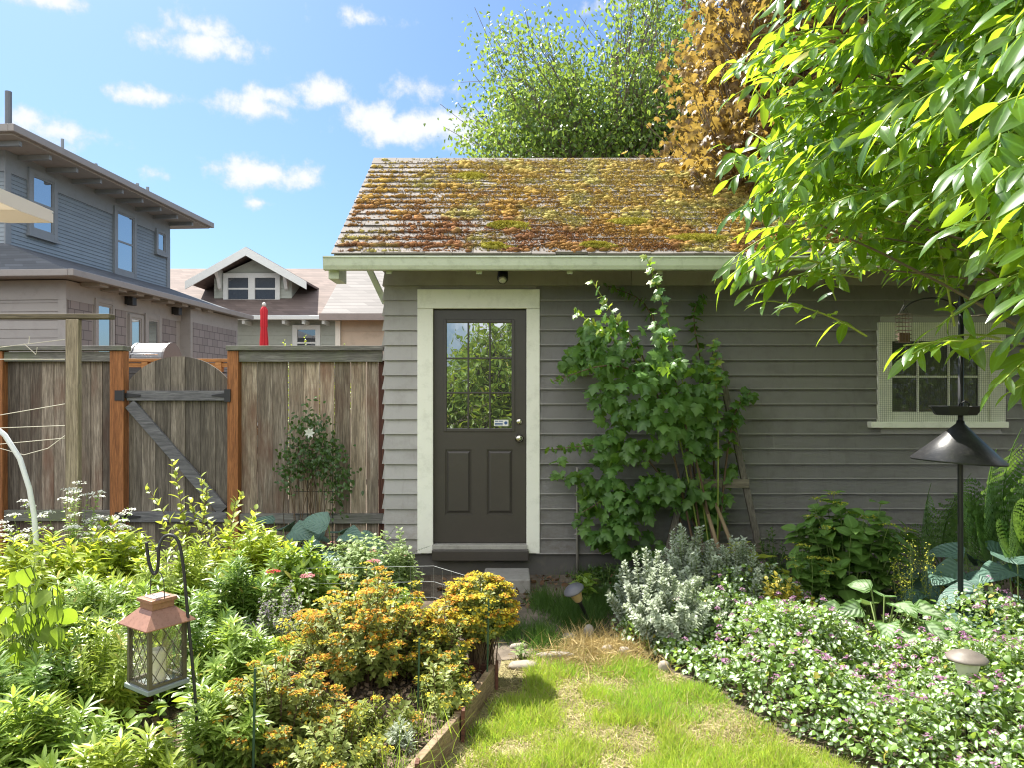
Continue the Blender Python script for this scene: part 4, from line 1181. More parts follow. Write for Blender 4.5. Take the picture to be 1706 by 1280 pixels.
def grass(n, poly, hts, mode='lawn'):
    p = fill_poly(poly, n); x, y = p[:, 0], p[:, 1]
    v1 = vnoise(x * 2.4 + 9, y * 2.4, 31); v2 = vnoise(x * 7, y * 7, 32); v3 = vnoise(x * 1.3 + 3, y * 1.1 + 8, 33)
    bare = np.clip((v1 * .55 + v2 * .45 - .34) * 4.5, .2, 1)
    eb = np.clip((x - np.interp(y, [2.2, 2.78, 3.24, 3.82, 4.2], [-.55, -.37, -.22, -.07, -.0])) / .16 - .1 + .5 * (v2 - .5), .03, 1)
    k = U(0, 1, n) < bare * np.where(y > 2.2, eb, 1); x, y, v1, v2, v3 = x[k], y[k], v1[k], v2[k], v3[k]; n = len(x)
    h = U(*hts, n) * (.55 + .8 * v2)
    D = np.stack([rng.normal(0, .5, n), rng.normal(0, .5, n), np.ones(n)], 1)
    Nn = np.stack([rng.normal(size=n), rng.normal(size=n), np.full(n, .25)], 1)
    q = U(0, 1, n); sel = np.where(q < .10 + .35 * np.clip(.55 - v1, 0, 1), 1, np.where(q < .45 + .4 * (v3 > .5), 2, 0))
    P = np.stack([x, y, np.full(n, .003)], 1)
    return [(place(BL2, P[sel == s], D[sel == s], Nn[sel == s], h[sel == s], U(.8, 1.4, (sel == s).sum())), s) for s in (0, 1, 2)]


g = FB()
for ch, s in grass(115000, [(-.44, 2.5), (-.24, 3.24), (-.06, 3.85), (-.03, 4.1), (.12, 4.3), (.3, 4.36), (.5, 4.3), (.85, 4.05), (1.04, 3.75), (1.24, 3.28), (1.45, 2.95), (1.9, 2.4), (-.7, 2.2)], (.02, .058)): g.add(ch, s)
for ch, s in grass(20000, [(-1.1, 1.7), (-.7, 2.2), (1.9, 2.4), (2.4, 1.8), (2.4, 0), (-1.8, 0)], (.04, .08)): g.add(ch, s)
tag(g.build('lawn_grass', GR), kind='stuff')
# dead grass lying on the worn patches
g = FB(); n = 15000; p = fill_poly([(-.42, 2.6), (-.2, 3.3), (-.03, 4.2), (.4, 4.4), (.85, 4.1), (1.24, 3.28), (1.6, 2.7)], n)
kk = vnoise(p[:, 0] * 2.4 + 9, p[:, 1] * 2.4, 31) * .55 + vnoise(p[:, 0] * 7, p[:, 1] * 7, 32) * .45 < .5; p = p[kk]; n = len(p)
g.add(place(BL2, np.stack([p[:, 0], p[:, 1], U(.006, .018, n)], 1), np.stack([rng.normal(0, 1, n), rng.normal(0, 1, n), U(-.05, .3, n)], 1), np.array([0, 0, 1.]) + rng.normal(size=(n, 3)) * .4, U(.02, .06, n), 1.2))
tag(g.build('dead_grass', leafm('dead thatch', (.20, .16, .075), (.50, .42, .24), (.4, .3, .12), .1, .9, .1)), kind='stuff')
# grass beside the path to the door, shade put into its darker green
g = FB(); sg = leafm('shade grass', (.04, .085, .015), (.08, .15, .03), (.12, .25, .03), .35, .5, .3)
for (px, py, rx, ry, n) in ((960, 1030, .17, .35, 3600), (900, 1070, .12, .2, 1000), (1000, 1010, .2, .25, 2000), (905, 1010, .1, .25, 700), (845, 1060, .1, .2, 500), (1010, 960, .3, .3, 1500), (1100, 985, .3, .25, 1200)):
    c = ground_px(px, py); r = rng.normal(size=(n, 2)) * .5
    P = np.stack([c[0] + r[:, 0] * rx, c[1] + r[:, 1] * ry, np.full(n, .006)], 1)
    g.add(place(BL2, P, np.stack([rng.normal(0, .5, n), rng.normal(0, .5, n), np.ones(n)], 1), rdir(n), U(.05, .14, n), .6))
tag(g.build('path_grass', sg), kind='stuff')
# straw heap where the lawn meets the path
g = FB(); n = 2600; c = ground_px(1003, 1088); r = rng.normal(size=(n, 2)) * .5
P = np.stack([c[0] + r[:, 0] * .34, c[1] + r[:, 1] * .32, np.abs(rng.normal(0, .018, n)) + .005], 1)
g.add(place(BL2, P, np.stack([rng.normal(0, 1, n), rng.normal(0, 1, n), U(-.1, .9, n)], 1), rdir(n), U(.05, .14, n), .7))
tag(g.build('dry_grass', leafm('straw', (.36, .27, .10), (.55, .44, .22), (.4, .3, .12), .2, .8, .2)), kind='stuff')

# stones
stm = paint('field stone', (.27, .235, .195), .25, .85, (.2, .17, .13), .5, 9, isl=.15)


def stone(px, py, sx, sy, sz, label):
    c = ground_px(px, py); J = 1 + rng.normal(size=len(ico)) * .05
    v = ico * J[:, None]; v = np.sign(v) * np.abs(v) ** .8
    a = random.uniform(0, 3); ca, sa_ = math.cos(a) * 1, math.sin(a)
    x, y = v[:, 0] * sx, v[:, 1] * sy
    V = np.stack([x, y, v[:, 2] * sz + sz * .35], 1) + c
    m_ = MB(); m_.add(V, [tuple(f) for f in icf]); o = m_.build('stone', stm, smooth=True)
    tag(o, label, 'stone', 'stones edging the path')


stone(872, 1114, .085, .05, .028, 'pale flat oval stone on bare soil at the lawn corner by the timber edging')
stone(925, 1098, .12, .03, .03, 'long flat edging stone between the shaded path and the sunny grass')
stone(1012, 1092, .04, .03, .045, 'small pale stone half buried in the straw beside the lawn')
stone(1040, 1094, .042, .035, .042, 'rounded white stone at the foot of the silver plants beside straw')
stone(981, 1066, .035, .03, .07, 'upright grey stone under the leaning solar path light')
stone(948, 1070, .05, .035, .04, 'dark low stone in the shade left of the upright grey stone')
stone(893, 1058, .05, .04, .03, 'small grey stone in shaded path soil below the doorstep')
stone(865, 1082, .06, .03, .025, 'half sunken dark stone at the shadow edge beside the bed corner')
stone(1106, 1118, .035, .03, .04, 'little white stone on the lawn edge under the dead-nettle')

g = FB(); n = 420; p = fill_poly([(-.55, 5.4), (-.3, 5.0), (.1, 5.2), (1.5, 5.2), (2.2, 5.5), (2.2, 6.1), (-.6, 6.1)], n)
g.add(place(OVATE, np.stack([p[:, 0], p[:, 1], U(.012, .035, n)], 1), rdir(n) * [1, 1, .35], np.array([0, 0, 1.]) + rng.normal(size=(n, 3)) * .6, U(.03, .075, n)))
tag(g.build('leaf_litter', leafm('fallen leaf', (.11, .06, .035), (.28, .17, .10), (.2, .1, .04), .15, .8, .2)), kind='stuff')

# raised bed
A_, B_, C_, D_ = np.array([-.10, 3.82]), np.array([-.245, 3.24]), np.array([-.39, 2.78]), np.array([-.6, 2.1])
tan = wood('timber edging', [(.16, .10, .055), (.30, .21, .125), (.40, .30, .19)], .12, vert=False, axis=(1.5, 3, 14))
red = wood('red brown edging', [(.07, .028, .018), (.13, .05, .03), (.18, .075, .045)], .15, vert=False)
rb = thing('raised_bed', 'low timber-edged raised bed holding the orange spurge beside the lawn', 'raised bed', (-.10, 3.82, 0))


def plank(p, q, z0, z1, mat, t=.035):
    m_ = MB(); m_.beam((*p, (z0 + z1) / 2), (*q, (z0 + z1) / 2), t, z1 - z0); m_.build('board', mat, rb, bevel=.004)


plank(A_, B_ + (B_ - A_) * -.005, -.03, .125, tan); plank(B_, C_, -.03, .118, tan); plank(C_ + (D_ - C_) * .002, D_, -.03, .12, tan)
plank(A_ + [-.02, .015], (-1.5, 4.3), -.03, .12, red); plank((-1.5, 4.28), (-1.85, 2.9), -.03, .12, red)
plank((-1.2, 3.95), (-1.56, 4.02), .0, .14, red)
for p in (A_ + [.02, -.02], B_ + [.026, -.01], C_ + [.026, -.01]): m_ = MB(); m_.box(p[0] - .008, p[0] + .008, p[1] - .022, p[1] + .022, -.1, .145); m_.build('stake', red, rb)
g = FB(); n = 5200; p = fill_poly([(-.14, 3.8), (-.27, 3.24), (-.42, 2.75), (-.7, 2.3), (-1.7, 2.6), (-1.5, 4.2)], n)
P = np.stack([p[:, 0], p[:, 1], U(.07, .105, n)], 1)
g.add(place(SMALL, P, rdir(n) * [1, 1, .3], np.array([0, 0, 1.]) + rng.normal(size=(n, 3)) * .5, U(.012, .04, n)))
tag(g.build('mulch', leafm('bark chips', (.13, .09, .06), (.36, .27, .19), (.1, .07, .04), .05, .9, .2), smooth=False), kind='stuff')
m_ = MB(); m_.add([(-.12, 3.8, .075), (-.26, 3.24, .075), (-.41, 2.78, .075), (-.62, 2.1, .075), (-2.0, 2.1, .075), (-1.84, 2.9, .075), (-1.5, 4.26, .075)], [tuple(reversed(range(7)))]); tag(m_.build('bed_soil', soil), kind='structure')

wf = thing('wire_fence', 'low thin wire fence with stakes around the back of the raised bed', 'wire fence', (-.15, 4.1, 0))
pts = [np.array(q) for q in ((-.13, 3.74), (-.12, 4.0), (-.2, 4.35), (-.5, 4.6), (-.95, 4.65), (-1.3, 4.55))]
for z in (.1, .2, .3, .4):
    m_ = MB(); m_.tube([(q[0], q[1], z + .05 + .012 * math.sin(q[0] * 9)) for q in pts], .0008, 4); m_.build('strand', M['wire'], wf)
m_ = MB()
for a, c in zip(pts[:-1], pts[1:]):
    k = int(np.linalg.norm(c - a) / .07)
    for i in range(k): q = a + (c - a) * i / k; m_.tube([(q[0], q[1], .05), (q[0], q[1], .45)], .0006, 3)
m_.build('mesh', M['wire'], wf)
grn = plain('green stake', (.03, .075, .04), .5)
for (x, y, h) in ((-.13, 3.72, .5), (-.44, 3.35, .42), (-.98, 2.72, .52)): m_ = MB(); m_.tube([(x, y, 0), (x + .01, y, h)], .005, 6); m_.build('stake', grn, wf)

# ================================================================== lantern, hook, lights, feeder
LD = 2.75; lc = WX(262, LD); lan = thing('lantern', 'copper-roofed solar garden lantern with diamond lattice hanging from a black hook', 'lantern', (lc, LD, WZ(1142, LD)), math.radians(-34))
cop = paint('aged copper', (.36, .19, .13), .2, .42, (.16, .07, .045), .6, 30, metal=.55)
brn = paint('bronze frame', (.13, .115, .075), .2, .45, (.05, .04, .02), .4, 20, metal=.4)
hw_ = .068; H0 = .012; H1 = .245
MB().box(-.083, .083, -.083, .083, 0, .018).build('base', paint('grey green base', (.2, .235, .225), .1, .5), lan, local=True, bevel=.003)
f_ = MB()
for sx in (-1, 1):
    for sy in (-1, 1): f_.box(sx * hw_ - .007, sx * hw_ + .007, sy * hw_ - .007, sy * hw_ + .007, .0185, H1)
for s in (-1, 1):
    for z in (.024, H1 - .006):
        f_.box(-hw_ + .007, hw_ - .007, s * hw_ - .005, s * hw_ + .005, z - .005, z + .006); f_.box(s * hw_ - .005, s * hw_ + .005, -hw_ + .007, hw_ - .007, z - .005, z + .006)
f_.build('frame', brn, lan, local=True)
for axis in (0, 1):
    for s in (-1, 1):
        l_ = MB(); Wd_ = hw_ - .007; z0, z1 = .03, H1 - .012; dz = (z1 - z0)
        for k in range(-4, 5):
            for dirn in (-1, 1):
                p0, p1 = None, None; x0_ = k * .046
                pts_ = []
                for t in np.linspace(0, 1, 60):
                    x_ = x0_ + dirn * (t - .5) * dz * .62
                    if abs(x_) <= Wd_: pts_.append((x_, z0 + t * dz))
                if len(pts_) > 3:
                    a, c = pts_[0], pts_[-1]; o_ = s * (hw_ + .001 * dirn)
                    P_ = [(a[0], o_, a[1]), (c[0], o_, c[1])] if axis == 0 else [(o_, a[0], a[1]), (o_, c[0], c[1])]
                    l_.tube(P_, .0017, 5)
        l_.build('lattice', brn, lan, local=True)
m, nt, N, L, b = mat_new('lantern glass'); tr_ = nd(nt, 'ShaderNodeBsdfTransparent'); gl = nd(nt, 'ShaderNodeBsdfGlossy', i_Roughness=.05); mx = nd(nt, 'ShaderNodeMixShader', i_Fac=.12); L.new(tr_.outputs[0], mx.inputs[1]); L.new(gl.outputs[0], mx.inputs[2]); L.new(mx.outputs[0], N['Material Output'].inputs[0])
g_ = MB(); q = hw_ - .004
for s in (-1, 1): g_.box(-q, q, s * q - .0008, s * q + .0008, .03, H1 - .01); g_.box(s * q - .0008, s * q + .0008, -q, q, .03, H1 - .01)
g_.build('glass', m, lan, local=True)
m_ = MB(); m_.lathe([(.03, .0185), (.031, .06), (.031, .13), (.027, .137), (.004, .134)], (0, 0, 0), 20); m_.build('candle', plain('ivory wax', (.75, .72, .62), .5), lan, local=True, smooth=False)
r_ = MB(); e_ = .098; t_ = .046
r_.add([(-e_, -e_, H1), (e_, -e_, H1), (e_, e_, H1), (-e_, e_, H1), (-t_, -t_, .298), (t_, -t_, .298), (t_, t_, .298), (-t_, t_, .298), (-e_, -e_, H1 - .004), (e_, -e_, H1 - .004), (e_, e_, H1 - .004), (-e_, e_, H1 - .004)],
       [(0, 1, 5, 4), (1, 2, 6, 5), (2, 3, 7, 6), (3, 0, 4, 7), (4, 5, 6, 7), (8, 9, 1, 0), (9, 10, 2, 1), (10, 11, 3, 2), (11, 8, 0, 3), (11, 10, 9, 8)])
r_.box(-t_ + .003, t_ - .003, -t_ + .003, t_ - .003, .2985, .323); lr = r_.build('roof', cop, lan, local=True)
MB().box(-t_ - .006, t_ + .006, -t_ - .006, t_ + .006, .3235, .338).build('cap', cop, lr, local=True, bevel=.002)
MB().box(-.033, .033, -.033, .033, .3383, .341).build('solar_panel', plain('pale solar cell', (.42, .38, .34), .25), lr, local=True)
m_ = MB(); m_.tube([(-.05, 0, .335), (-.045, 0, .40), (-.03, 0, .425), (0, 0, .437), (.03, 0, .425), (.045, 0, .40), (.05, 0, .335)], .002, 6); m_.build('handle', M['black'], lan, local=True)
hk = MB(); pts = [(244, 905), (247, 935), (254, 957), (261, 957), (264, 940), (264, 912), (271, 896), (284, 891), (297, 899), (304, 930), (309, 980), (314, 1040), (320, 1100), (327, 1180), (338, 1330)]
P = [W(px, py, LD + .012 * (i > 5)) for i, (px, py) in enumerate(pts)]
P[-1] = np.array([P[-2][0] + .03, LD + .012, -.2]); P = np.array(P)
for _ in range(3): P = np.concatenate([P[:1], np.stack([P[:-1] * .75 + P[1:] * .25, P[:-1] * .25 + P[1:] * .75], 1).reshape(-1, 3), P[-1:]])
hk.tube(P, .0062, 8)
tag(hk.build('shepherd_hook', M['black'], smooth=True), 'black metal shepherd hook rising from the foliage and carrying the lantern', 'hook')


def solar(base, top, rad, label, lensmat, capm):
    base, top = np.array(base, float), np.array(top, float)
    t = thing('path_light', label, 'path light', base, group='solar path lights')
    ax = nrm(top - base); rot = Vector(ax).to_track_quat('Z', 'Y').to_matrix()
    R_ = np.array(rot)

    def lath(name, prof, mat, par=t, n=28, smooth=True):
        m_ = MB(); m_.lathe(prof, (0, 0, 0), n); m_.v = [tuple(top + R_ @ np.array(p)) for p in m_.v]; return m_.build(name, mat, par, smooth=smooth, bevel=0)
    h = np.linalg.norm(top - base); r = rad
    lath('cap', [(r * .97, -.004), (r, .0), (r * .96, .006), (r * .8, .018), (r * .5, .026), (r * .47, .029), (.002, .031)], capm)
    lath('lens', [(r * .36, -.085), (r * .40, -.08), (r * .64, -.01), (r * .64, -.0045)], lensmat)
    m_ = MB(); m_.tube([base + ax * -.05, top + ax * -.11, top + ax * -.085], [.008, .012, r * .34], 12); m_.build('stake', M['blackp'], t, smooth=True)


lens1 = plain('amber lens', (.50, .36, .20), .3); lens2 = plain('ribbed clear lens', (.55, .56, .42), .25)
b0 = ground_px(986, 1046); solar(b0, W(956, 984, 4.75), .072, 'leaning solar path light with dark cap on the shaded path', lens1, plain('slate cap', (.10, .10, .115), .45))
solar((WX(1613, 3.15), 3.15, 0), W(1611, 1098, 3.15), .083, 'upright solar path light with pale bronze cap among the variegated ground cover', lens2, paint('sun faded bronze cap', (.17, .145, .125), .15, .55, (.12, .1, .09), .5, 12))

PD = 4.4; bx = WX(1600, PD)
bf = thing('bird_feeder_pole', 'tall black bird feeder pole with cone baffle and tray before the shed window', 'bird feeder', (bx, PD, 0))
m_ = MB(); m_.tube([(bx + .002, PD, -.1), (bx, PD, 1.2), (bx + .004, PD, WZ(520, PD))], .0155, 12); m_.build('pole', M['black'], bf, smooth=True)
m_ = MB(); z = WZ(520, PD); m_.lathe([(.012, z), (.02, z + .01), (.012, z + .02), (.022, z + .05), (.012, z + .09), (.001, z + .13)], (bx + .004, PD, 0), 12); m_.build('finial', M['black'], bf, smooth=True)
for s in (-1, 1):
    m_ = MB(); z = WZ(527, PD); a = [(bx + s * (.02 + .34 * (1 - math.cos(t)) / 2 * 1.0), PD - .03 * math.sin(t), z + .11 * math.sin(t) ** .8) for t in np.linspace(.05, PI * .92, 14)]; m_.tube(a, .005, 7); m_.build('arm', M['black'], bf, smooth=True)
tilt = np.array(Matrix.Rotation(math.radians(3.5), 3, 'Y'))
m_ = MB(); m_.lathe([(.255, -.235), (.26, -.225), (.10, -.075), (.024, .0), (.02, .02)], (0, 0, 0), 40); ap = np.array([bx, PD, WZ(707, PD)]); m_.v = [tuple(ap + tilt @ np.array(p)) for p in m_.v]; m_.build('baffle', paint('black baffle', (.03, .03, .033), .2, .38, (.16, .15, .14), .25, 12), bf, smooth=True)
m_ = MB(); zt_ = WZ(679, PD); m_.lathe([(.11, zt_ - .05), (.115, zt_ - .048), (.145, zt_), (.15, zt_ + .002), (.15, zt_ + .006), (.14, zt_ + .004), (.108, zt_ - .042), (.01, zt_ - .042)], (bx - .03, PD, 0), 8); m_.build('tray', M['black'], bf)
m_ = MB(); m_.tube([(bx - .03, PD - .02, zt_ - .035), (bx - .03, PD - .04, zt_ + .02), (bx + .0, PD - .045, zt_ + .035), (bx + .03, PD - .04, zt_ + .02), (bx + .03, PD - .02, zt_ - .03)], .004, 6); m_.build('clip', M['black'], bf)
sx_ = bx - .345; sc_ = thing('suet_cage', 'small square wire suet cage hanging from the feeder pole arm', 'suet feeder', (sx_, PD, WZ(572, PD)))
z0, z1 = WZ(570, PD), WZ(523, PD); m_ = MB()
for i in range(5):
    for y in (-.018, .018): x = sx_ - .04 + .02 * i; m_.tube([(x, PD + y, z0), (x, PD + y, z1)], .0016, 4)
for i in range(8):
    z = z0 + (z1 - z0) * i / 7
    for y in (-.018, .018): m_.tube([(sx_ - .04, PD + y, z), (sx_ + .04, PD + y, z)], .0016, 4)
    for x in (-.04, .04): m_.tube([(sx_ + x, PD - .018, z), (sx_ + x, PD + .018, z)], .0016, 4)
m_.build('cage', plain('rusty wire', (.14, .1, .08), .6, .4), sc_)
m_ = MB(); m_.tube([(sx_ - .03, PD, z1), (sx_, PD, z1 + .06), (sx_ + .03, PD, z1)], .0015, 4); m_.tube([(sx_, PD, z1 + .06), (sx_ + .002, PD - .002, WZ(507, PD) + .03)], .0015, 4); m_.build('chain', M['black'], sc_)
MB().box(sx_ - .034, sx_ + .034, PD - .012, PD + .012, z0 + .004, z0 + .06).build('suet', plain('suet block', (.17, .11, .07), .9), sc_, bevel=.005)

lf = thing('wooden_trellis', 'weathered A-shaped wooden plant frame leaning on the shed behind the climbing shrub', 'plant frame', (WX(1190, 6), 5.9, 0))
pk = (WX(1193, 6.1), 6.1, WZ(584, 6.1)); fr_ = (WX(1276, 5.8), 5.75, 0); fl_ = (WX(1095, 5.8), 5.75, 0)
for f_ in (fr_, fl_): m_ = MB(); m_.beam(f_, pk, .05, .035, (0, 1, 0)); m_.build('rail', M['post'] if 0 else wood('grey stake wood', [(.07, .06, .05), (.16, .14, .115), (.24, .21, .17)], .1), lf, bevel=.003)
for t in (.17, .43, .7):
    a, c = np.array(fl_) * (1 - t) + np.array(pk) * t, np.array(fr_) * (1 - t) + np.array(pk) * t; a[1] -= .033; c[1] -= .033; c[0] += .02
    m_ = MB(); m_.beam(a, c, .026, .07, (0, 0, 1)); m_.build('rung', wood('grey rung wood', [(.10, .085, .06), (.21, .18, .135), (.30, .26, .2)], .1, vert=False), lf, bevel=.003)
pt = MB(); pt.lathe([(.08, -.02), (.10, .13), (.11, .14), (.11, .16), (.098, .16), (.095, .13), (.01, .12)], (WX(392, 2.5), 2.5, 0), 28)
tag(pt.build('plant_pot', M['blackp'], smooth=False), 'black plastic plant pot at the bottom edge below the lantern', 'plant pot')

# ================================================================== plants
G = {}
G['narrow'] = leafm('narrow leaf green', (.10, .175, .03), (.28, .37, .085), (.50, .66, .09), .38, .36, .5, rib=.35, wilt=.035)
G['lime'] = leafm('lime lance leaf', (.21, .30, .035), (.34, .41, .06), (.64, .72, .06), .45, .38, .5, rib=.3, wilt=.03)
G['mid'] = leafm('mid green leaf', (.12, .21, .035), (.21, .31, .06), (.48, .62, .06), .4, .36, .5, rib=.3, wilt=.03)
G['broad'] = leafm('broad lime leaf', (.13, .20, .025), (.22, .29, .04), (.38, .55, .04), .5, .45, .4, rib=.4)
G['pale'] = leafm('pale sage leaf', (.19, .27, .11), (.32, .40, .18), (.45, .58, .16), .33, .5, .3)
G['silver'] = leafm('silver leaf', (.34, .39, .29), (.50, .55, .44), (.4, .48, .25), .22, .7, .2)
G['lamium'] = leafm('silver centred leaf', (.42, .50, .38), (.66, .71, .60), (.40, .50, .22), .22, .5, .4, edge=(.14, .26, .05))
G['lamium_g'] = leafm('ground cover leaf', (.12, .22, .04), (.21, .33, .07), (.45, .60, .08), .38, .45, .4, wilt=.05)
G['stem'] = plain('green stem', (.16, .22, .06), .6)
G['stem_r'] = plain('brown stem', (.13, .085, .05), .8)
G['stem_l'] = plain('lime stem', (.30, .38, .07), .5)
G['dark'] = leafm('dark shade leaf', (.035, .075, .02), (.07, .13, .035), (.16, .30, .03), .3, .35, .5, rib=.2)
G['vib'] = leafm('lobed shrub leaf', (.06, .14, .035), (.13, .235, .06), (.34, .58, .03), .38, .4, .45, rib=.2)
G['blue'] = leafm('blue green hosta leaf', (.085, .16, .13), (.13, .22, .17), (.12, .25, .1), .12, .42, .5, ribs=42)
G['brun'] = leafm('silvered heart leaf', (.20, .30, .16), (.34, .43, .27), (.3, .45, .1), .25, .5, .4, edge=(.10, .19, .05), ribs=30)
G['fern'] = leafm('fern frond', (.10, .20, .055), (.17, .30, .08), (.3, .5, .06), .25, .5, .4)
G['hyd'] = leafm('hydrangea leaf', (.09, .18, .04), (.16, .27, .07), (.32, .52, .05), .32, .38, .5, rib=.3)
G['helle'] = leafm('yellow green leaf', (.26, .32, .035), (.42, .45, .06), (.55, .6, .05), .4, .4, .5, rib=.3)
G['gold'] = leafm('golden leaf', (.42, .36, .05), (.58, .50, .10), (.6, .52, .06), .35, .5, .4)
F_ = {}
for k, a, c in (('white', (.72, .73, .66), (.85, .85, .78)), ('orange', (.46, .19, .03), (.60, .33, .05)), ('yellow', (.52, .43, .03), (.66, .55, .07)), ('lilac', (.30, .25, .34), (.46, .40, .48)),
                ('purple', (.30, .13, .26), (.48, .27, .42)), ('red', (.55, .05, .06), (.66, .12, .12)), ('pink', (.5, .16, .2), (.62, .3, .3)), ('limef', (.45, .48, .05), (.62, .6, .1))):
    F_[k] = leafm(k + ' petal', a, c, [min(1, x * 1.1) for x in c], .3, .7, .2)


def umbels(P, n_per, rad, size, flat=.3, T=SMALL):
    """flower heads: small petals spread over a dome at each point"""
    k = len(P); g_ = U(0, 2 * PI, (k, n_per)); r = np.sqrt(U(0, 1, (k, n_per)))
    off = np.stack([rad * r * np.cos(g_), rad * r * np.sin(g_), rad * flat * (1 - r * r) + U(-.1, .1, (k, n_per)) * rad], -1)
    Q = (P[:, None] + off).reshape(-1, 3); nn = len(Q)
    D = nrm(rng.normal(size=(nn, 3)) * [1, 1, .35]); N_ = np.array([0, 0, 1.]) + rng.normal(size=(nn, 3)) * .45
    return place(T, Q - D * size * .4, D, N_, U(.7, 1.2, nn) * size)


def plant(name, label, cat, base, rx, ry, h, n, T, size, per, lm, sm='stem', group=None, sr=.0028, heads=None, **kw):
    st = {k: kw.pop(k) for k in ('dome', 'lean', 'spread') if k in kw}
    C = stems(base, rx, ry, h, n, **st)
    if name == 'spurge' and rx == .2:          # the clipped-looking ball on bare legs
        q = rdir(n * 3); q = q[q[:, 2] > -.45][:n]; ctr = np.array(base) + [0, 0, h - .2]
        e_ = ctr + q * [rx, ry, .2] * U(.85, 1.0, n)[:, None]; b0 = np.array(base) + rng.normal(size=(n, 3)) * [.03, .03, 0]
        C = bez(b0, (b0 + ctr) / 2 + [0, 0, .1] + q * .04, e_, 6)
    elif name == 'spurge': C[:, :, 2] *= U(.72, 1.18, n)[:, None]
    t = thing(name, label, cat, base, group=group)
    FB().add(tubes(C, np.linspace(sr * 1.3, sr * .5, C.shape[1])[None].repeat(n, 0), 4)).build('stems', G[sm], t)
    FB().add(leaves_on(C, T, size, per, **kw)).build('foliage', lm if not isinstance(lm, str) else G[lm], t)
    if heads:
        f = FB(); mats = []
        for i, (frac, mk, npt, rad, sz, flat) in enumerate(heads):
            sel = U(0, 1, n) < frac; mats.append(F_[mk])
            if n <= 60:
                for q in C[sel, -1]: FB().add(umbels(q[None], npt, rad, sz, flat)).build('flower_head', F_[mk], t, smooth=False)
                continue
            if sel.any(): f.add(umbels(C[sel, -1], npt, rad, sz, flat), i)
        if f.c: f.build('flowers', mats, t, smooth=False)
    return t, C


def at(px, d): return (WX(px, d), d, 0.0)


# narrow-leaved perennials that fill the left foreground
NW = dict(whorl=7, ang=(78, 48), taper=.35, t0=.3, jit=.3, droop=.12, dome=.35)
gn = 'narrow-leaved perennials in the left bed'
NV = [G['narrow'], leafm('narrow leaf yellow green', (.14, .20, .03), (.33, .40, .07), (.58, .70, .08), .4, .36, .5, rib=.35, wilt=.05), leafm('narrow leaf deep green', (.07, .14, .03), (.20, .30, .07), (.42, .60, .08), .36, .34, .5, rib=.35, wilt=.03)]
for px, d, rx, ry, h, n, lab in (
        (60, 2.5, .30, .22, .50, 46, 'bushy narrow-leaved green perennial in the bottom left corner of the bed'),
        (215, 2.42, .26, .16, .40, 34, 'narrow-leaved green perennial right in front of the lantern base'),
        (375, 2.85, .2, .2, .42, 28, 'narrow-leaved green perennial at the right foot of the hook pole'),
        (40, 3.05, .32, .24, .56, 40, 'narrow-leaved green perennial below the big backlit round leaves'),
        (165, 3.2, .28, .24, .58, 42, 'narrow-leaved green perennial directly left of the lantern'),
        (395, 3.45, .26, .22, .45, 36, 'narrow-leaved green perennial between the lantern and the orange spurge'),
        (280, 3.6, .34, .26, .62, 48, 'narrow-leaved green perennial behind the lantern roof'),
        (150, 3.85, .36, .28, .63, 48, 'narrow-leaved green perennial behind and left of the lantern below the lime phlox'),
        (400, 4.15, .24, .26, .62, 34, 'narrow-leaved green perennial left of the lilac catmint spikes'),
        (285, 4.4, .34, .28, .68, 44, 'narrow-leaved green perennial just behind the curved top of the hook'),
        (-90, 3.4, .4, .35, .6, 46, 'narrow-leaved green perennial cut by the left picture edge')):
    plant('narrow_leaf_perennial', lab, 'perennial', at(px, d), rx, ry, h, n, NARROW, random.choice((.072, .085, .1)), 63, random.choice(NV), group=gn, sr=.0026, wide=1.25, **NW)
LX_ = dict(whorl=2, ang=(75, 45), taper=.3, t0=.3, jit=.35, droop=.1, dome=.35)
gp_ = 'phlox clumps in the left bed'
for px, d, rx, ry, h, n, lm, lab in (
        (70, 4.35, .38, .3, .72, 60, 'lime', 'tall lime-green phlox under the white umbel flowers'),
        (-80, 4.4, .35, .3, .75, 40, 'lime', 'lime-green phlox running out at the left picture edge'),
        (185, 4.75, .3, .25, .74, 44, 'lime', 'lime-green phlox in front of the orange gate post'),
        (420, 4.95, .3, .28, .72, 50, 'lime', 'bright lance-leaved phlox in front of the right gate post'),
        (490, 4.7, .26, .25, .60, 46, 'mid', 'mid-green phlox behind the red yarrow flower')):
    plant('phlox', lab, 'perennial', at(px, d), rx, ry, h, n, LANCE, .12, 26, lm, group=gp_, wide=1.15, **LX_)
plant('white_flowered_perennial', 'tall perennial with flat white flower heads before the left fence', 'perennial', at(120, 4.95), .5, .25, .96, 46, OVATE, .055, 16, 'mid', sr=.003, t0=.25, dome=.35, ang=(75, 45), droop=.2,
      heads=[(.9, 'white', 34, .05, .016, .25), (.5, 'white', 20, .035, .013, .3)])
plant('white_flowered_perennial', 'shorter white-flowered perennial beside the orange gate post base', 'perennial', at(190, 4.7), .12, .14, .80, 10, OVATE, .05, 10, 'mid', sr=.003, t0=.3, dome=.3, heads=[(1, 'white', 34, .045, .016, .25)])

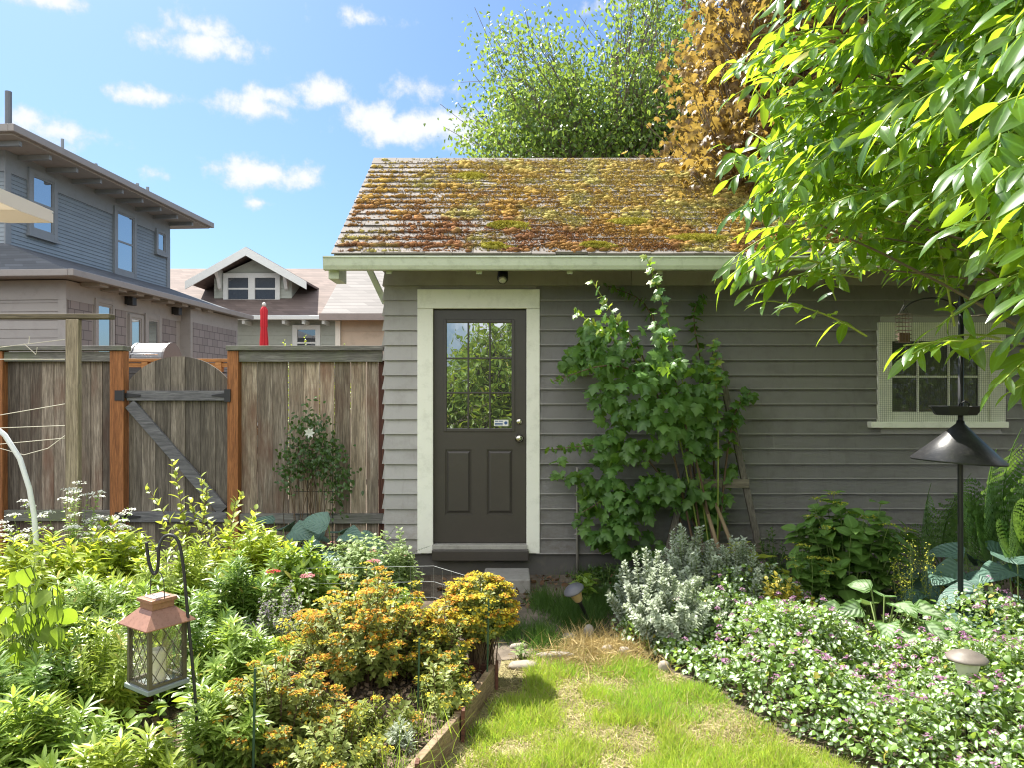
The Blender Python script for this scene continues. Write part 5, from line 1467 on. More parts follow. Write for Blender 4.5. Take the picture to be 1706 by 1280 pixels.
t = thing('comfrey', 'big round lime leaves hanging in the sun at the left edge', 'leafy plant', at(60, 3.3))
pp = fill_poly([(5, 965), (75, 960), (105, 1000), (95, 1090), (60, 1130), (5, 1100)], 60); d = U(3.05, 3.5, 60); P = WP(pp, d); P[:, 2] += .05
b0 = np.repeat(np.array([at(60, 3.3)]), 60, 0) + rng.normal(size=(60, 3)) * [.08, .05, 0]; mid = (b0 + P) / 2; mid[:, 2] = P[:, 2] + .1
FB().add(tubes(bez(b0, mid, P), .003)).build('stems', G['stem'], t)
FB().add(place(OVATE_HI, P, rng.normal(size=(60, 3)) * .4 + [0, -.2, -1], rng.normal(size=(60, 3)) * .55 + [.1, -.7, .5], U(.065, .11, 60), 1.05)).build('foliage', G['broad'], t)

# shrub with upright shoots in front of the gate
t = thing('shrub', 'young shrub with upright yellow-green shoots in front of the gate', 'shrub', at(350, 5.15))
tips = [(288, 768), (243, 812), (335, 795), (345, 812), (402, 825), (392, 838), (300, 850), (270, 870), (425, 850), (318, 835), (380, 868), (352, 870), (300, 880)]
P2 = np.array([W(px, py, 5.15 + random.uniform(-.15, .15)) for px, py in tips]); k = len(P2); P0 = np.repeat(np.array([at(350, 5.15)]), k, 0) + rng.normal(size=(k, 3)) * [.08, .06, 0]
P1 = P0 * .5 + P2 * .5; P1[:, 2] = P2[:, 2] * .62; C = bez(P0, P1, P2, 9)
FB().add(tubes(C, .0035)).build('stems', G['stem_r'], t)
FB().add(leaves_on(C, OVATE, .085, 24, t0=.3, ang=(65, 35), taper=.3, jit=.3, wide=.9)).build('foliage', leafm('fresh shoot leaf', (.22, .30, .06), (.38, .44, .12), (.55, .6, .08), .42, .42, .5, rib=.3), t)

plant('bleeding_heart', 'pale sage cut-leaved plant in front of the shed corner', 'perennial', at(610, 5.05), .36, .25, .66, 44, CUT, .075, 20, 'pale', ang=(80, 40), droop=.15, t0=.35, dome=.4, wide=1.2, sr=.003, heads=[(.06, 'pink', 16, .03, .012, .5)])
plant('bleeding_heart', 'smaller pale cut-leaved plant beside the foundation left of the door', 'perennial', at(668, 5.2), .14, .14, .58, 14, CUT, .07, 18, 'pale', ang=(80, 40), droop=.15, t0=.35, wide=1.2, sr=.003)
plant('leafy_perennial', 'dark glossy low plant at the back edge of the raised bed by the door', 'perennial', at(640, 4.65), .3, .2, .36, 30, OVATE, .07, 18, 'mid', ang=(75, 45), t0=.2)
for px, py, d, mk, lab in ((455, 953, 4.3, 'red', 'yarrow with a flat red flower head among green phlox'), (512, 960, 4.25, 'pink', 'yarrow with a faded salmon flower head right of the red one'), (622, 936, 4.75, 'pink', 'yarrow with a small pink head among pale cut leaves')):
    q = W(px, py, d); t = thing('yarrow', lab, 'flower', (q[0], d, 0))
    C = bez(np.array([[q[0] + .03, d + .02, 0]]), np.array([[q[0] + .02, d, q[2] * .6]]), q[None])
    FB().add(tubes(C, .003)).build('stem', G['stem'], t); FB().add(leaves_on(C, CUT, .05, 12)).build('foliage', G['pale'], t); FB().add(umbels(q[None], 110, .042, .014, .18)).build('flower_head', F_[mk], t, smooth=False)
for px, d, h, n, lab in ((445, 3.95, .5, 22, 'catmint with greyish lilac flower spikes left of the orange spurge'), (430, 3.6, .42, 16, 'lower catmint with lilac spikes over the red-brown edging board'), (470, 4.2, .56, 14, 'catmint with pale spikes below the red yarrow')):
    t, C = plant('catmint', lab, 'perennial', at(px, d), .17, .15, h, n, OVATE, .03, 26, 'pale', ang=(75, 50), t0=.1, taper=.2, group='catmint plants beside the spurge')
    Pf, Tf = sample_curves(C, np.linspace(.66, 1, 26)[None].repeat(n, 0)); Pf = Pf.reshape(-1, 3) + rng.normal(size=(n * 26, 3)) * .009
    FB().add(place(SMALL, Pf, rdir(len(Pf)), rdir(len(Pf)), U(.01, .017, len(Pf)))).build('flowers', F_['lilac'], t, smooth=False)

# orange spurge
eul = leafm('spurge leaf', (.15, .21, .05), (.28, .32, .09), (.42, .45, .08), .35, .5, .4)
for px, d, rx, ry, h, n, bz, hd, dome, lab in (
        (612, 3.75, .44, .38, .57, 250, 0, [(.55, 'orange', 24, .036, .017, .3), (.75, 'yellow', 18, .036, .016, .3)], .4, 'large mound of orange and yellow spurge filling the raised bed'),
        (722, 3.7, .22, .22, .5, 80, 0, [(.25, 'orange', 20, .034, .016, .3), (.9, 'yellow', 18, .034, .016, .3)], .4, 'yellow spurge between the big orange mound and the rounded one'),
        (800, 3.9, .2, .19, .59, 190, 0, [(.45, 'orange', 26, .03, .017, .35), (.8, 'yellow', 26, .034, .017, .4)], .32, 'rounded golden spurge leaning over the bed corner by the path'),
        (470, 2.95, .27, .24, .46, 120, 0, [(.5, 'orange', 20, .03, .015, .3), (.45, 'yellow', 18, .03, .014, .3)], .45, 'low greener spurge with a small orange top near the front of the bed'),
        (560, 2.8, .22, .2, .33, 70, 0, [(.15, 'orange', 16, .026, .013, .3), (.5, 'yellow', 14, .026, .013, .3)], .45, 'small yellow-green spurge at the front right of the raised bed'),
        (742, 3.4, .17, .2, .29, 45, 0, [(.3, 'orange', 18, .03, .014, .3), (.5, 'yellow', 14, .03, .014, .3)], .4, 'small sparse spurge beside the timber edging board'),
        (640, 3.12, .2, .14, .26, 40, 0, [(.2, 'orange', 16, .028, .013, .3), (.4, 'yellow', 14, .028, .013, .3)], .4, 'thin low spurge in the middle of the mulch between the front and large mounds')):
    kw = dict(ang=(80, 50), t0=.4, taper=.2, spread=.3)
    if px == 800: kw = dict(ang=(80, 50), t0=.62, taper=.2, spread=.2)
    plant('spurge', lab, 'spurge', at(px, d), rx, ry, h, n, SMALL, .042, 26, eul, 'stem_r', group='spurges in the raised bed', sr=.003, heads=hd, dome=dome, wide=.85, **kw)
for px, d, h, lab in ((700, 3.1, .22, 'thin green grass tuft on the mulch inside the timber edge'), (640, 2.75, .25, 'thin grass tuft at the bottom edge of the raised bed')):
    n = 60; c = np.array(at(px, d)); P = c + rng.normal(size=(n, 3)) * [.09, .06, 0] + [0, 0, .07]
    tag(FB().add(place(grid_leaf(lambda t: .012 * (1 - t) + .001, 5, .2, .45), P, np.array([0, 0, 1.]) + rng.normal(size=(n, 3)) * .35, rdir(n), U(.12, h, n))).build('grass_tuft', G['mid']), lab, 'grass tuft')
t, C = plant('sedum', 'small grey-blue fleshy rosette on the mulch below the spurge', 'succulent', (WX(668, 3.0), 3.0, .07), .06, .06, .12, 16, NARROW, .05, 30, 'silver', ang=(70, 40), whorl=3)

# climber on the fence, hostas and ferns in the fence's shade
t = thing('climbing_plant', 'dark green climber on a small wire trellis against the stained fence', 'climber', at(520, 6.3))
poly = [(470, 760), (490, 720), (500, 695), (520, 686), (545, 700), (535, 720), (560, 745), (575, 760), (582, 790), (575, 830), (560, 845), (545, 800), (510, 780), (480, 810), (465, 800)]
n = 950; pp = fill_poly(poly, n) + rng.normal(size=(n, 2)) * [9, 12]; P = WP(pp, U(6.12, 6.36, n))
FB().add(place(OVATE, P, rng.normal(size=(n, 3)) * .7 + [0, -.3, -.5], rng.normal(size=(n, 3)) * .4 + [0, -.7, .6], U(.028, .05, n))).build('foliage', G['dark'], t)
k = 16; pp = fill_poly(poly, k); e_ = WP(pp, np.full(k, 6.34)); s_ = np.repeat(np.array([at(520, 6.34)]), k, 0) + rng.normal(size=(k, 3)) * [.06, .01, 0]; m0 = (s_ + e_) / 2 + rng.normal(size=(k, 3)) * [.1, .01, .1]
FB().add(tubes(bez(s_, m0, e_, 8), .0035)).build('stems', G['stem_r'], t)
m_ = MB()
for i in range(5): x = WX(498 + 14 * i, 6.37); m_.tube([(x, 6.37, .2), (x, 6.37, 1.2)], .003, 5)
for i in range(5): z = .3 + .2 * i; m_.tube([(WX(490, 6.37), 6.374, z), (WX(562, 6.37), 6.374, z)], .003, 5)
m_.build('trellis', M['black'], t)
q = W(516, 722, 6.12); n = 7; g_ = np.arange(n) * 2 * PI / n; FB().add(place(PETAL, np.repeat(q[None], n, 0), np.stack([np.cos(g_), -.3 + 0 * g_, np.sin(g_)], 1), np.repeat([[0, -1., .2]], n, 0), .05)).build('flower', F_['white'], t)


def hosta(px, d, r, n, size, mat, label, cat='hosta', name='hosta', zmin=.12, grp='hostas'):
    c = np.array(at(px, d)); t = thing(name, label, cat, c, group=grp)
    g_ = np.arange(n) * 2.4 + random.random() * 6; f = np.sqrt((np.arange(n) + .6) / n); o = np.stack([np.cos(g_), np.sin(g_), 0 * g_], 1)
    E = c + o * (r * f)[:, None] + np.stack([0 * g_, 0 * g_, zmin + size * 1.5 * (1.15 - f) + U(0, .05, n)], 1)
    C = bez(np.repeat(c[None], n, 0), c + o * (r * f * .4)[:, None] + [0, 0, .16], E)
    FB().add(tubes(C, .005)).build('stems', G['stem'], t)
    FB().add(place(HEART, E, o * (.5 + .6 * f)[:, None] + [0, 0, .25] - [0, 0, .5] * f[:, None], np.array([0, -.55, 1.]) + o * .3 + rng.normal(size=(n, 3)) * .2, size * U(.75, 1.15, n))).build('foliage', mat, t)
    return t


hosta(470, 6.0, .3, 13, .24, G['blue'], 'blue-green hosta in the fence shade behind the phlox, left of the fence climber')
hosta(560, 5.85, .3, 14, .24, G['blue'], 'blue-green hosta in shade below the fence climber')
hosta(1640, 4.75, .34, 15, .27, G['blue'], 'large blue hosta with ribbed leaves right behind the feeder pole')
hosta(1700, 4.35, .34, 15, .27, G['blue'], 'large blue hosta with sunlit ribbed leaves at the right picture edge')
hosta(1568, 4.75, .24, 9, .2, G['blue'], 'blue hosta with a striped sunlit leaf left of the feeder pole')
hosta(1470, 4.2, .34, 20, .16, G['brun'], 'clump of silvery heart-shaped leaves in the middle of the ground cover', 'leafy plant', 'brunnera', .13, None)
hosta(1545, 4.05, .24, 12, .13, G['brun'], 'smaller silvery heart-leaved clump right of the bigger one', 'leafy plant', 'brunnera', .11, None)

DIA = (np.array([(0, 0, 0), (.46, .35, .0), (0, 1, -.06), (-.46, .35, .0)], float), np.array([(0, 1, 2, 3)]), np.array([(.5, 0), (1, .4), (.5, 1), (0, .4)], float))


def frond(pairs=24, bip=True, wid=.24):
    its = []
    sub = None
    if bip:
        it = []
        for j in range(9):
            s = .06 + .9 * j / 9; ll = .15 * (1 - s * .7)
            for sg in (-1, 1): it.append(((0, s, -.1 * s * s), (sg, .45, -.1), (0, 0, 1), ll))
        it.append(((0, .9, -.08), (0, 1, 0), (0, 0, 1), .12)); sub = comb(DIA, it)
    for i in range(pairs):
        s = .1 + .88 * i / pairs; ll = wid * (math.sin(PI * min(1, (s + .12)) ** .75) * 1.05 + .03)
        for sg in (-1, 1): its.append(((0, s, -.35 * s * s), (sg, .38, -.22 * s), (0, -.3 * s, 1), max(.03, ll)))
    v, f, u = comb(sub if bip else NARROW, its)
    r_, rf_, ru_ = tubes(np.array([[(0, s, -.35 * s * s - .002) for s in np.linspace(0, 1, 9)]]), np.linspace(.008, .002, 9)[None], 4)
    return np.concatenate([v, r_]), np.concatenate([f, rf_ + len(v)]), np.concatenate([u, ru_])


FROND, SWORD = frond(20, True, .27), frond(26, False, .13)


def fern(px, d, n, size, T, label, mat='fern', tilt=.8, dirs=None):
    c = np.array(at(px, d)); g_ = np.arange(n) * 2.4 + random.random() * 3 if dirs is None else np.array(dirs)
    o = np.stack([np.cos(g_), np.sin(g_), 0 * g_], 1) + rng.normal(size=(n, 3)) * .1
    D = o + np.array([0, 0, 1.]) * (tilt * U(.7, 1.4, n))[:, None]
    t = thing('fern', label, 'fern', c); FB().add(place(T, np.repeat(c[None], n, 0) + o * .03, D, np.array([0, -.9, .6]) - o * .4 + rng.normal(size=(n, 3)) * .2, size * U(.7, 1.1, n))).build('fronds', G[mat], t, smooth=False)


BIGF = frond(12, True, .34)


def fan_fern(px, d, z0, spec, label):
    """fronds that lean out of the shade of the wall, blades to the light; spec: angle from the right, lean to the viewer, length"""
    c = np.array(at(px, d)) + [0, 0, z0]; t = thing('fern', label, 'fern', at(px, d)); n = len(spec)
    a = np.radians([q[0] for q in spec]); D = np.stack([np.cos(a), -np.array([q[1] for q in spec]), np.sin(a)], 1)
    N_ = np.stack([.25 * np.cos(a), np.full(n, 1.), np.full(n, -.55)], 1) + rng.normal(size=(n, 3)) * .12
    FB().add(place(BIGF, np.repeat(c[None], n, 0) + nrm(D) * .06, D, N_, np.array([q[2] for q in spec]))).build('fronds', G['fern'], t, smooth=False)
    b0 = np.repeat(np.array([at(px, d)]), n, 0); e_ = c + nrm(D) * .2; FB().add(tubes(bez(b0, b0 * .5 + c * .5, e_, 5), .006)).build('stalks', G['stem_r'], t)


fan_fern(1690, 5.2, .42, [(152, .25, .95), (135, .3, 1.0), (118, .25, 1.05), (100, .3, 1.0), (80, .3, .95), (60, .3, .95), (168, .45, .8), (40, .4, .8), (90, .75, .7), (128, .8, .7)], 'large feathery fern behind the feeder pole under the window')
fan_fern(1745, 4.85, .36, [(165, .35, .8), (146, .3, .85), (128, .35, .85), (108, .35, .8), (88, .4, .75), (60, .4, .7), (150, .8, .6)], 'feathery fern at the right picture edge above the blue hostas')
fan_fern(1570, 5.6, .2, [(150, .2, .6), (125, .2, .75), (100, .2, .8), (78, .2, .8), (55, .2, .7), (30, .3, .6)], 'darker feathery fern against the shed wall left of the pole')
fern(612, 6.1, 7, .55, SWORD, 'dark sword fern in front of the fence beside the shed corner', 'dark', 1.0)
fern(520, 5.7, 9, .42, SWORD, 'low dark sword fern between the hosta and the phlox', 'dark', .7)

# right-hand bed
gs_ = 'silver artemisias beside the lawn'
for px, d, rx, ry, h, n, lab in ((1080, 4.6, .27, .24, .55, 60, 'silver feathery artemisia nearest to the path'), (1150, 4.85, .3, .22, .68, 70, 'tallest silver feathery artemisia in front of the climbing shrub'),
                                 (1228, 4.8, .26, .22, .62, 56, 'silver feathery artemisia left of the yellow-green leaves'), (1130, 4.4, .36, .22, .45, 66, 'lower silver artemisia at the lawn edge')):
    plant('artemisia', lab, 'silver plant', at(px, d), rx, ry, h, n, CUT, .045, 46, 'silver', group=gs_, ang=(75, 35), taper=.3, t0=.25, wide=1.1, sr=.003)
plant('lambs_ear', 'grey felted rosette in the shade behind the silver artemisia', 'leafy plant', at(1095, 5.35), .16, .14, .28, 16, OVATE, .14, 8, 'silver', ang=(70, 35), t0=.2)
plant('leafy_perennial', 'bright green broad-leaved seedling behind the leaning path light', 'perennial', at(972, 5.3), .13, .1, .27, 9, OVATE_HI, .1, 7, 'mid', ang=(80, 50), t0=.4)
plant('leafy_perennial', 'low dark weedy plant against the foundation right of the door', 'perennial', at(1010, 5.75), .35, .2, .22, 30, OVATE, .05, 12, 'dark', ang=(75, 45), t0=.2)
plant('hellebore', 'yellow-green plant with whorled leaves beneath the plant frame', 'leafy plant', at(1262, 5.0), .2, .16, .56, 11, LANCE, .11, 14, 'helle', whorl=7, t0=.55, t1=1.0, ang=(85, 70), taper=.1, dome=.3, wide=1.5, sr=.004)
plant('golden_perennial', 'golden-leaved plant between silver artemisia and the hydrangea', 'leafy plant', at(1300, 4.6), .22, .18, .42, 26, OVATE, .065, 16, 'gold', ang=(75, 40), t0=.3)

t, C = plant('hydrangea', 'green hydrangea with flat lime flower heads against the grey siding', 'shrub', at(1415, 5.05), .46, .3, .95, 50, OVATE_HI, .135, 13, 'hyd', whorl=2, ang=(85, 60), t0=.25, taper=.25, dome=.45, wide=1.2, sr=.005, heads=[(.32, 'limef', 46, .055, .014, .25)])
plant('hydrangea', 'lower hydrangea stems with lime buds beside the golden leaves', 'shrub', at(1345, 4.85), .2, .16, .6, 14, OVATE_HI, .10, 12, 'hyd', whorl=2, ang=(85, 60), t0=.3, dome=.4, wide=1.2, sr=.004, heads=[(.5, 'limef', 40, .05, .014, .25)])
t, C = plant('coral_bells', 'airy plant with thin stalks of tiny cream flowers before the ferns', 'perennial', at(1525, 4.65), .16, .14, .72, 16, OVATE, .04, 8, 'mid', t0=.1, t1=.4, sr=.002, spread=.5)
Pf, _ = sample_curves(C, np.linspace(.55, 1, 30)[None].repeat(16, 0)); Pf = Pf.reshape(-1, 3) + rng.normal(size=(480, 3)) * .022; FB().add(place(SMALL, Pf, rdir(480), rdir(480), U(.008, .014, 480))).build('flowers', F_['limef'], t, smooth=False)
plant('leafy_perennial', 'dark leafy perennial between the brunnera and the blue hostas', 'perennial', at(1640, 3.9), .35, .3, .33, 36, OVATE, .07, 14, 'hyd', ang=(75, 45), t0=.2)
plant('leafy_perennial', 'dark bushy perennial at the foot of the hydrangea beside the frame', 'perennial', at(1290, 5.55), .25, .2, .55, 24, OVATE, .05, 22, 'dark', ang=(75, 45), t0=.1)

plant('seedling', 'tiny pale seedling on the bare soil beside the corner of the timber edging', 'seedling', tuple(ground_px(868, 1098)), .05, .04, .1, 7, OVATE, .035, 6, 'pale', ang=(80, 50), t0=.4)

# variegated dead-nettle carpet: nobody could count it
REG = [(.62, 4.55), (.86, 4.2), (1.05, 3.78), (1.25, 3.3), (1.45, 2.98), (1.8, 2.5), (2.3, 2.0), (3.3, 2.0), (3.6, 3.4), (3.0, 4.2), (2.4, 4.4), (1.9, 4.7), (1.3, 4.75)]
n = 32000; p = fill_poly(REG, n); x, y = p[:, 0], p[:, 1]
edge = np.array([min(np.hypot(x - a, y - c_)) if False else 0 for a, c_ in ()])
ex = np.array(REG[:7]); dmin = np.full(n, 9.)
for a, c_ in zip(ex[:-1], ex[1:]):
    ab = c_ - a; tt = np.clip(((x - a[0]) * ab[0] + (y - a[1]) * ab[1]) / (ab @ ab), 0, 1); dmin = np.minimum(dmin, np.hypot(x - a[0] - tt * ab[0], y - a[1] - tt * ab[1]))
brd = np.minimum(np.hypot(x - WX(1470, 4.2), y - 4.2) / .42, np.hypot(x - WX(1545, 4.05), y - 4.05) / .34)
H = np.clip(brd, .3, 1) * np.clip(np.hypot(x - WX(1611, 3.15), (y - 3.0) * .7) / .3, .72, 1) * (.07 + .27 * np.clip(dmin / .28, 0, 1) ** .7) * (.35 + 1.15 * vnoise(x * 3.6, y * 3.6, 55)) + .05 * (vnoise(x * 13, y * 13, 56) - .5)
q = U(0, 1, n); zz = H * np.where(q < .55, U(.86, 1.06, n), U(.1, .9, n))
P = np.stack([x, y, np.maximum(zz, .01)], 1)
gx = np.stack([rng.normal(0, .55, n), rng.normal(0, .55, n) - .12, np.ones(n)], 1)
D = np.stack([rng.normal(size=n), rng.normal(size=n), -.25 + rng.normal(0, .3, n)], 1)
mi = np.where(U(0, 1, n) < .6, 0, 1)
g = FB()
for s, T_ in ((0, OVATE), (1, OVATE)): g.add(place(T_, P[mi == s], D[mi == s], gx[mi == s], U(.017, .042, (mi == s).sum()), 1.3), s)
k = rng.choice(np.where(q < .5)[0], 900, False); b0 = P[k] * [1, 1, 0]; b0[:, :2] += rng.normal(size=(900, 2)) * .05
g.add(tubes(bez(b0, (b0 + P[k]) / 2 + [0, 0, .03], P[k], 4), .0016, 3), 2)
k = rng.choice(np.where((q < .55) & (dmin > .05))[0], 480, False); Pf = P[k] + [0, 0, .03]
g.add(umbels(Pf, 15, .018, .017, 1.0, PETAL), 3)
tag(g.build('ground_cover', [G['lamium'], G['lamium_g'], G['stem'], F_['purple']]), kind='stuff')
g = FB(); n = 5000; p = fill_poly([(-3.9, 2.2), (-.9, 2.2), (-1.6, 4.3), (-.75, 4.9), (-.8, 5.5), (-3.8, 5.9)], n)
P = np.stack([p[:, 0], p[:, 1], U(.02, .26, n)], 1)
g.add(place(OVATE, P, rdir(n) * [1, 1, .4], np.array([0, 0, 1.]) + rng.normal(size=(n, 3)) * .5, U(.04, .075, n)))
tag(g.build('undergrowth', G['mid']), kind='stuff')

# climbing shrub on the shed wall
t = thing('climbing_shrub', 'tall lobed-leaved shrub with lime shoots climbing the shed wall right of the door', 'climbing shrub', at(1190, 5.9))
poly = [(912, 605), (945, 580), (960, 545), (1000, 540), (1060, 540), (1120, 540), (1165, 590), (1200, 620), (1255, 655), (1240, 690), (1215, 720), (1235, 760), (1215, 800), (1200, 880), (1170, 930), (1060, 930), (990, 905), (955, 870), (975, 815), (925, 790), (912, 745), (960, 735), (1005, 720), (990, 660), (940, 640)]
pp = fill_poly(poly, 2300); pp = pp[vnoise(pp[:, 0] / 30, pp[:, 1] / 30, 77) + .5 * vnoise(pp[:, 0] / 11, pp[:, 1] / 11, 78) > .63]; n = len(pp); fr_ = np.clip((np.minimum(np.abs(pp[:, 0] - 930), np.abs(1250 - pp[:, 0])) / 130), .15, 1)
hf = np.clip((960 - pp[:, 1]) / 400, 0, 1); d = 6.1 - (.1 + fr_ * (.1 + .95 * hf)) * U(.02, 1.0, n) ** .6
P = WP(pp, d); S_ = U(.055, .118, n)
D = rng.normal(size=(n, 3)) * .5 + [-.15, -.35, -.65]; N_ = rng.normal(size=(n, 3)) * .35 + [0, -.55, .75]
fo = FB().add(place(VIBURN, P, D, N_, S_))
shoots = [([(1205, 915), (1150, 720), (1075, 610), (985, 465)], 5.9, 5.2), ([(1190, 915), (1150, 690), (1110, 520), (1077, 428)], 5.9, 5.35), ([(1195, 900), (1197, 700), (1188, 566)], 5.9, 5.4),
          ([(1180, 915), (1120, 660), (1040, 580), (955, 515)], 5.9, 5.15), ([(1180, 915), (1130, 650), (1020, 600), (920, 635)], 5.9, 5.2), ([(1175, 915), (1090, 760), (1010, 740), (918, 750)], 5.9, 5.7),
          ([(1170, 915), (1110, 700), (1060, 560), (1000, 520)], 5.9, 5.15), ([(1200, 915), (1170, 800), (1120, 640), (1085, 520)], 5.9, 5.25), ([(1190, 900), (1210, 760), (1225, 680), (1250, 655)], 5.9, 5.7), ([(1185, 915), (1150, 840), (1050, 810), (960, 860)], 5.95, 5.8),
          ([(1200, 900), (1185, 680), (1150, 520), (1175, 490)], 6.0, 6.05), ([(1190, 900), (1130, 640), (1080, 500), (1010, 475)], 6.0, 6.05)]
Cs = []
for pts, d0, d1 in shoots:
    kp = np.array([W(px, py, d0 + (d1 - d0) * i / (len(pts) - 1)) for i, (px, py) in enumerate(pts)]); kp[0][2] = 0
    tt = np.linspace(0, len(kp) - 1, 14); c_ = np.stack([np.interp(tt, np.arange(len(kp)), kp[:, j]) for j in range(3)], 1)
    for _ in range(2): c_[1:-1] = (c_[:-2] + 2 * c_[1:-1] + c_[2:]) / 4
    Cs.append(c_)
Cs = np.array(Cs)
FB().add(tubes(Cs[4:], np.linspace(.011, .003, 14)[None].repeat(len(Cs) - 4, 0), 6)).build('branches', G['stem_r'], t)
FB().add(tubes(Cs[:4], np.linspace(.007, .003, 14)[None].repeat(4, 0), 6)).build('young_shoots', G['stem_l'], t)
fo.add(leaves_on(Cs, VIBURN, .105, 24, t0=.4, ang=(80, 50), droop=.75, taper=.45, jit=.3)).build('foliage', G['vib'], t)
FB().add(leaves_on(Cs[:4], VIBURN, .10, 9, t0=.78, t1=1.0, ang=(75, 35), droop=.5, taper=.5)).build('young_leaves', leafm('young lime leaf', (.16, .24, .03), (.30, .36, .05), (.5, .6, .05), .42, .4, .5), t)
m_ = MB()
for a, c_ in (((1174, 840), (1206, 945)), ((1192, 840), (1230, 935))): m_.tube([W(*a, 5.8), W(c_[0], c_[1], 5.55)], [.014, .017], 8)
m_.build('trunk', plain('tan bark', (.24, .17, .10), .8), t, smooth=True)

# ================================================================== trees


def limbs(base, centers, r0, top, k=9):
    """a trunk and limbs that end at the given points"""
    n = len(centers); base = np.array(base, float); h = U(.25, .75, n)[:, None]
    tops = base + (np.array(top) - base) * h
    p1 = tops * .45 + centers * .55; p1[:, 2] = tops[:, 2] * .3 + centers[:, 2] * .7
    C = bez(tops, p1, centers, k)
    tr = bez(base[None], ((base + np.array(top)) / 2 + rng.normal(size=3) * .15)[None], np.array([top]), 10)
    return tubes(tr, np.linspace(r0, r0 * .35, 10)[None], 10), tubes(C, np.linspace(r0 * .16, .004, k)[None].repeat(n, 0), 5), C


def tree(name, label, cat, base, top, r0, cen, rad, per, T, size, lm, bark, hang=.5, wide=1.0):
    t = thing(name, label, cat, base)
    tk, lb, C = limbs(base, cen, r0, top)
    FB().add(tk).add(lb).build('trunk', bark, t)
    n = len(cen); P = (cen[:, None] + rng.normal(size=(n, per, 3)) * rad * .5).reshape(-1, 3); k = len(P)
    f = FB().add(place(T, P, rng.normal(size=(k, 3)) * .7 + [0, 0, -hang], rng.normal(size=(k, 3)) * .6 + [0, -.3, .7], size * U(.65, 1.2, k), wide))
    f.build('crown', lm, t)
    tw = 3; e_ = (cen[:, None] + rng.normal(size=(n, tw, 3)) * rad * .55).reshape(-1, 3); s_ = np.repeat(C[:, -3], tw, 0)
    FB().add(tubes(bez(s_, (s_ + e_) / 2 + rng.normal(size=e_.shape) * .05, e_, 4), .006, 3)).build('twigs', bark, t)
    return t


bark = paint('grey brown bark', (.17, .14, .11), .25, .9, (.08, .06, .05), .5, 9, bs=.5)
poly = [(762, 268), (775, 215), (770, 180), (800, 200), (835, 195), (848, 160), (815, 140), (808, 105), (818, 60), (850, 28), (900, 18), (935, 40), (955, 60), (970, 110), (985, 150), (1002, 120), (985, 70), (1010, 15), (1060, -40), (1130, -40), (1180, 20), (1200, 110), (1230, 268)]
pa = fill_poly(poly, 150); pb = fill_poly([(800, 268), (830, 180), (870, 120), (960, 130), (1000, 150), (1060, 110), (1180, 120), (1230, 268)], 180)
pc = fill_poly([(820, 300), (860, 180), (1200, 180), (1230, 300)], 60)
pa, pb = [q[~in_poly(q[:, 0], q[:, 1], [(950, -60), (1006, -60), (1004, 110), (985, 170), (966, 110)])] for q in (pa, pb)]; pq = np.concatenate([pa, pb, pc]); cen = WP(pq, U(12.6, 15.4, len(pq)))
tree('broadleaf_tree', 'airy green tree with two tops rising behind the mossy shed roof', 'tree', (2.0, 14.2, 0), (2.0, 14.0, 8.2), .24, cen, .6, 84, OVATE, .088,
     leafm('tree leaf', (.06, .13, .028), (.13, .22, .045), (.36, .50, .07), .4, .42, .45), bark, wide=1.0)
poly = [(1112, 305), (1135, 250), (1180, 225), (1170, 150), (1150, 110), (1165, 60), (1185, 0), (1200, -160), (1560, -160), (1640, 320), (1290, 330), (1230, 305), (1160, 318)]
pp = np.concatenate([fill_poly(poly, 400), fill_poly([(1112, 295), (1140, 240), (1300, 200), (1400, 310), (1230, 300)], 50)]); d = np.concatenate([U(6.9, 9.2, 400), U(6.6, 7.4, 50)]); cen = WP(pp, d)
rz_ = np.where(d < RY, EZ + (d - EY) * math.tan(SA), RZ - (d - RY) * math.tan(SA)); cen = cen[cen[:, 2] > rz_ + .28]
tree('maple_tree', 'bronze-leaved maple overhanging the right end of the shed roof', 'tree', (3.6, 9.6, 0), (3.2, 8.8, 5.2), .2, cen, .38, 40, MAPLE, .088,
     leafm('bronze maple leaf', (.10, .064, .026), (.23, .15, .04), (.46, .31, .065), .46, .45, .45), bark, .8)

# laurel: leafy shoots that reach in from the right
t = thing('laurel', 'glossy large-leaved cherry laurel overhanging from the upper right', 'laurel', (3.9, 3.6, 0))
LV = leafm('laurel leaf', (.04, .105, .02), (.09, .185, .03), (.50, .72, .035), .48, .27, .6, rib=.45, var=.15, wilt=.008)
poly = [(1250, -60), (1215, 60), (1195, 180), (1205, 300), (1215, 370), (1240, 390), (1300, 330), (1400, 390), (1480, 350), (1600, 380), (1660, 440), (1706, 520), (1900, 600), (1900, -200), (1300, -200)]
n = 290; pp = fill_poly(poly, n); fx = np.clip((pp[:, 0] - 1200) / 500, 0, 1.4)
d = 3.15 - 1.5 * np.clip(fx, 0, 1.0) + U(-.25, .45, n)
extra = np.array([(1200, 475, 2.9), (1220, 440, 2.9), (1250, 480, 2.9), (1265, 500, 2.95), (1240, 455, 2.85), (1300, 470, 3.0), (1205, 445, 3.0), (1505, 575, 2.3), (1520, 590, 2.3), (1560, 545, 2.35), (1665, 640, 2.1), (1690, 650, 2.2), (1690, 560, 2.0), (1400, 440, 3.4), (1450, 430, 3.3), (1350, 450, 3.2), (1700, 480, 2.0)])
pp = np.concatenate([pp, extra[:, :2]]); d = np.concatenate([d, extra[:, 2]])
tip = WP(pp, d); n = len(tip)
Gd = nrm(np.stack([-.85 + rng.normal(0, .25, n), -.25 + rng.normal(0, .3, n), -.2 + rng.normal(0, .22, n)], 1)); Ln = U(.38, .62, n)
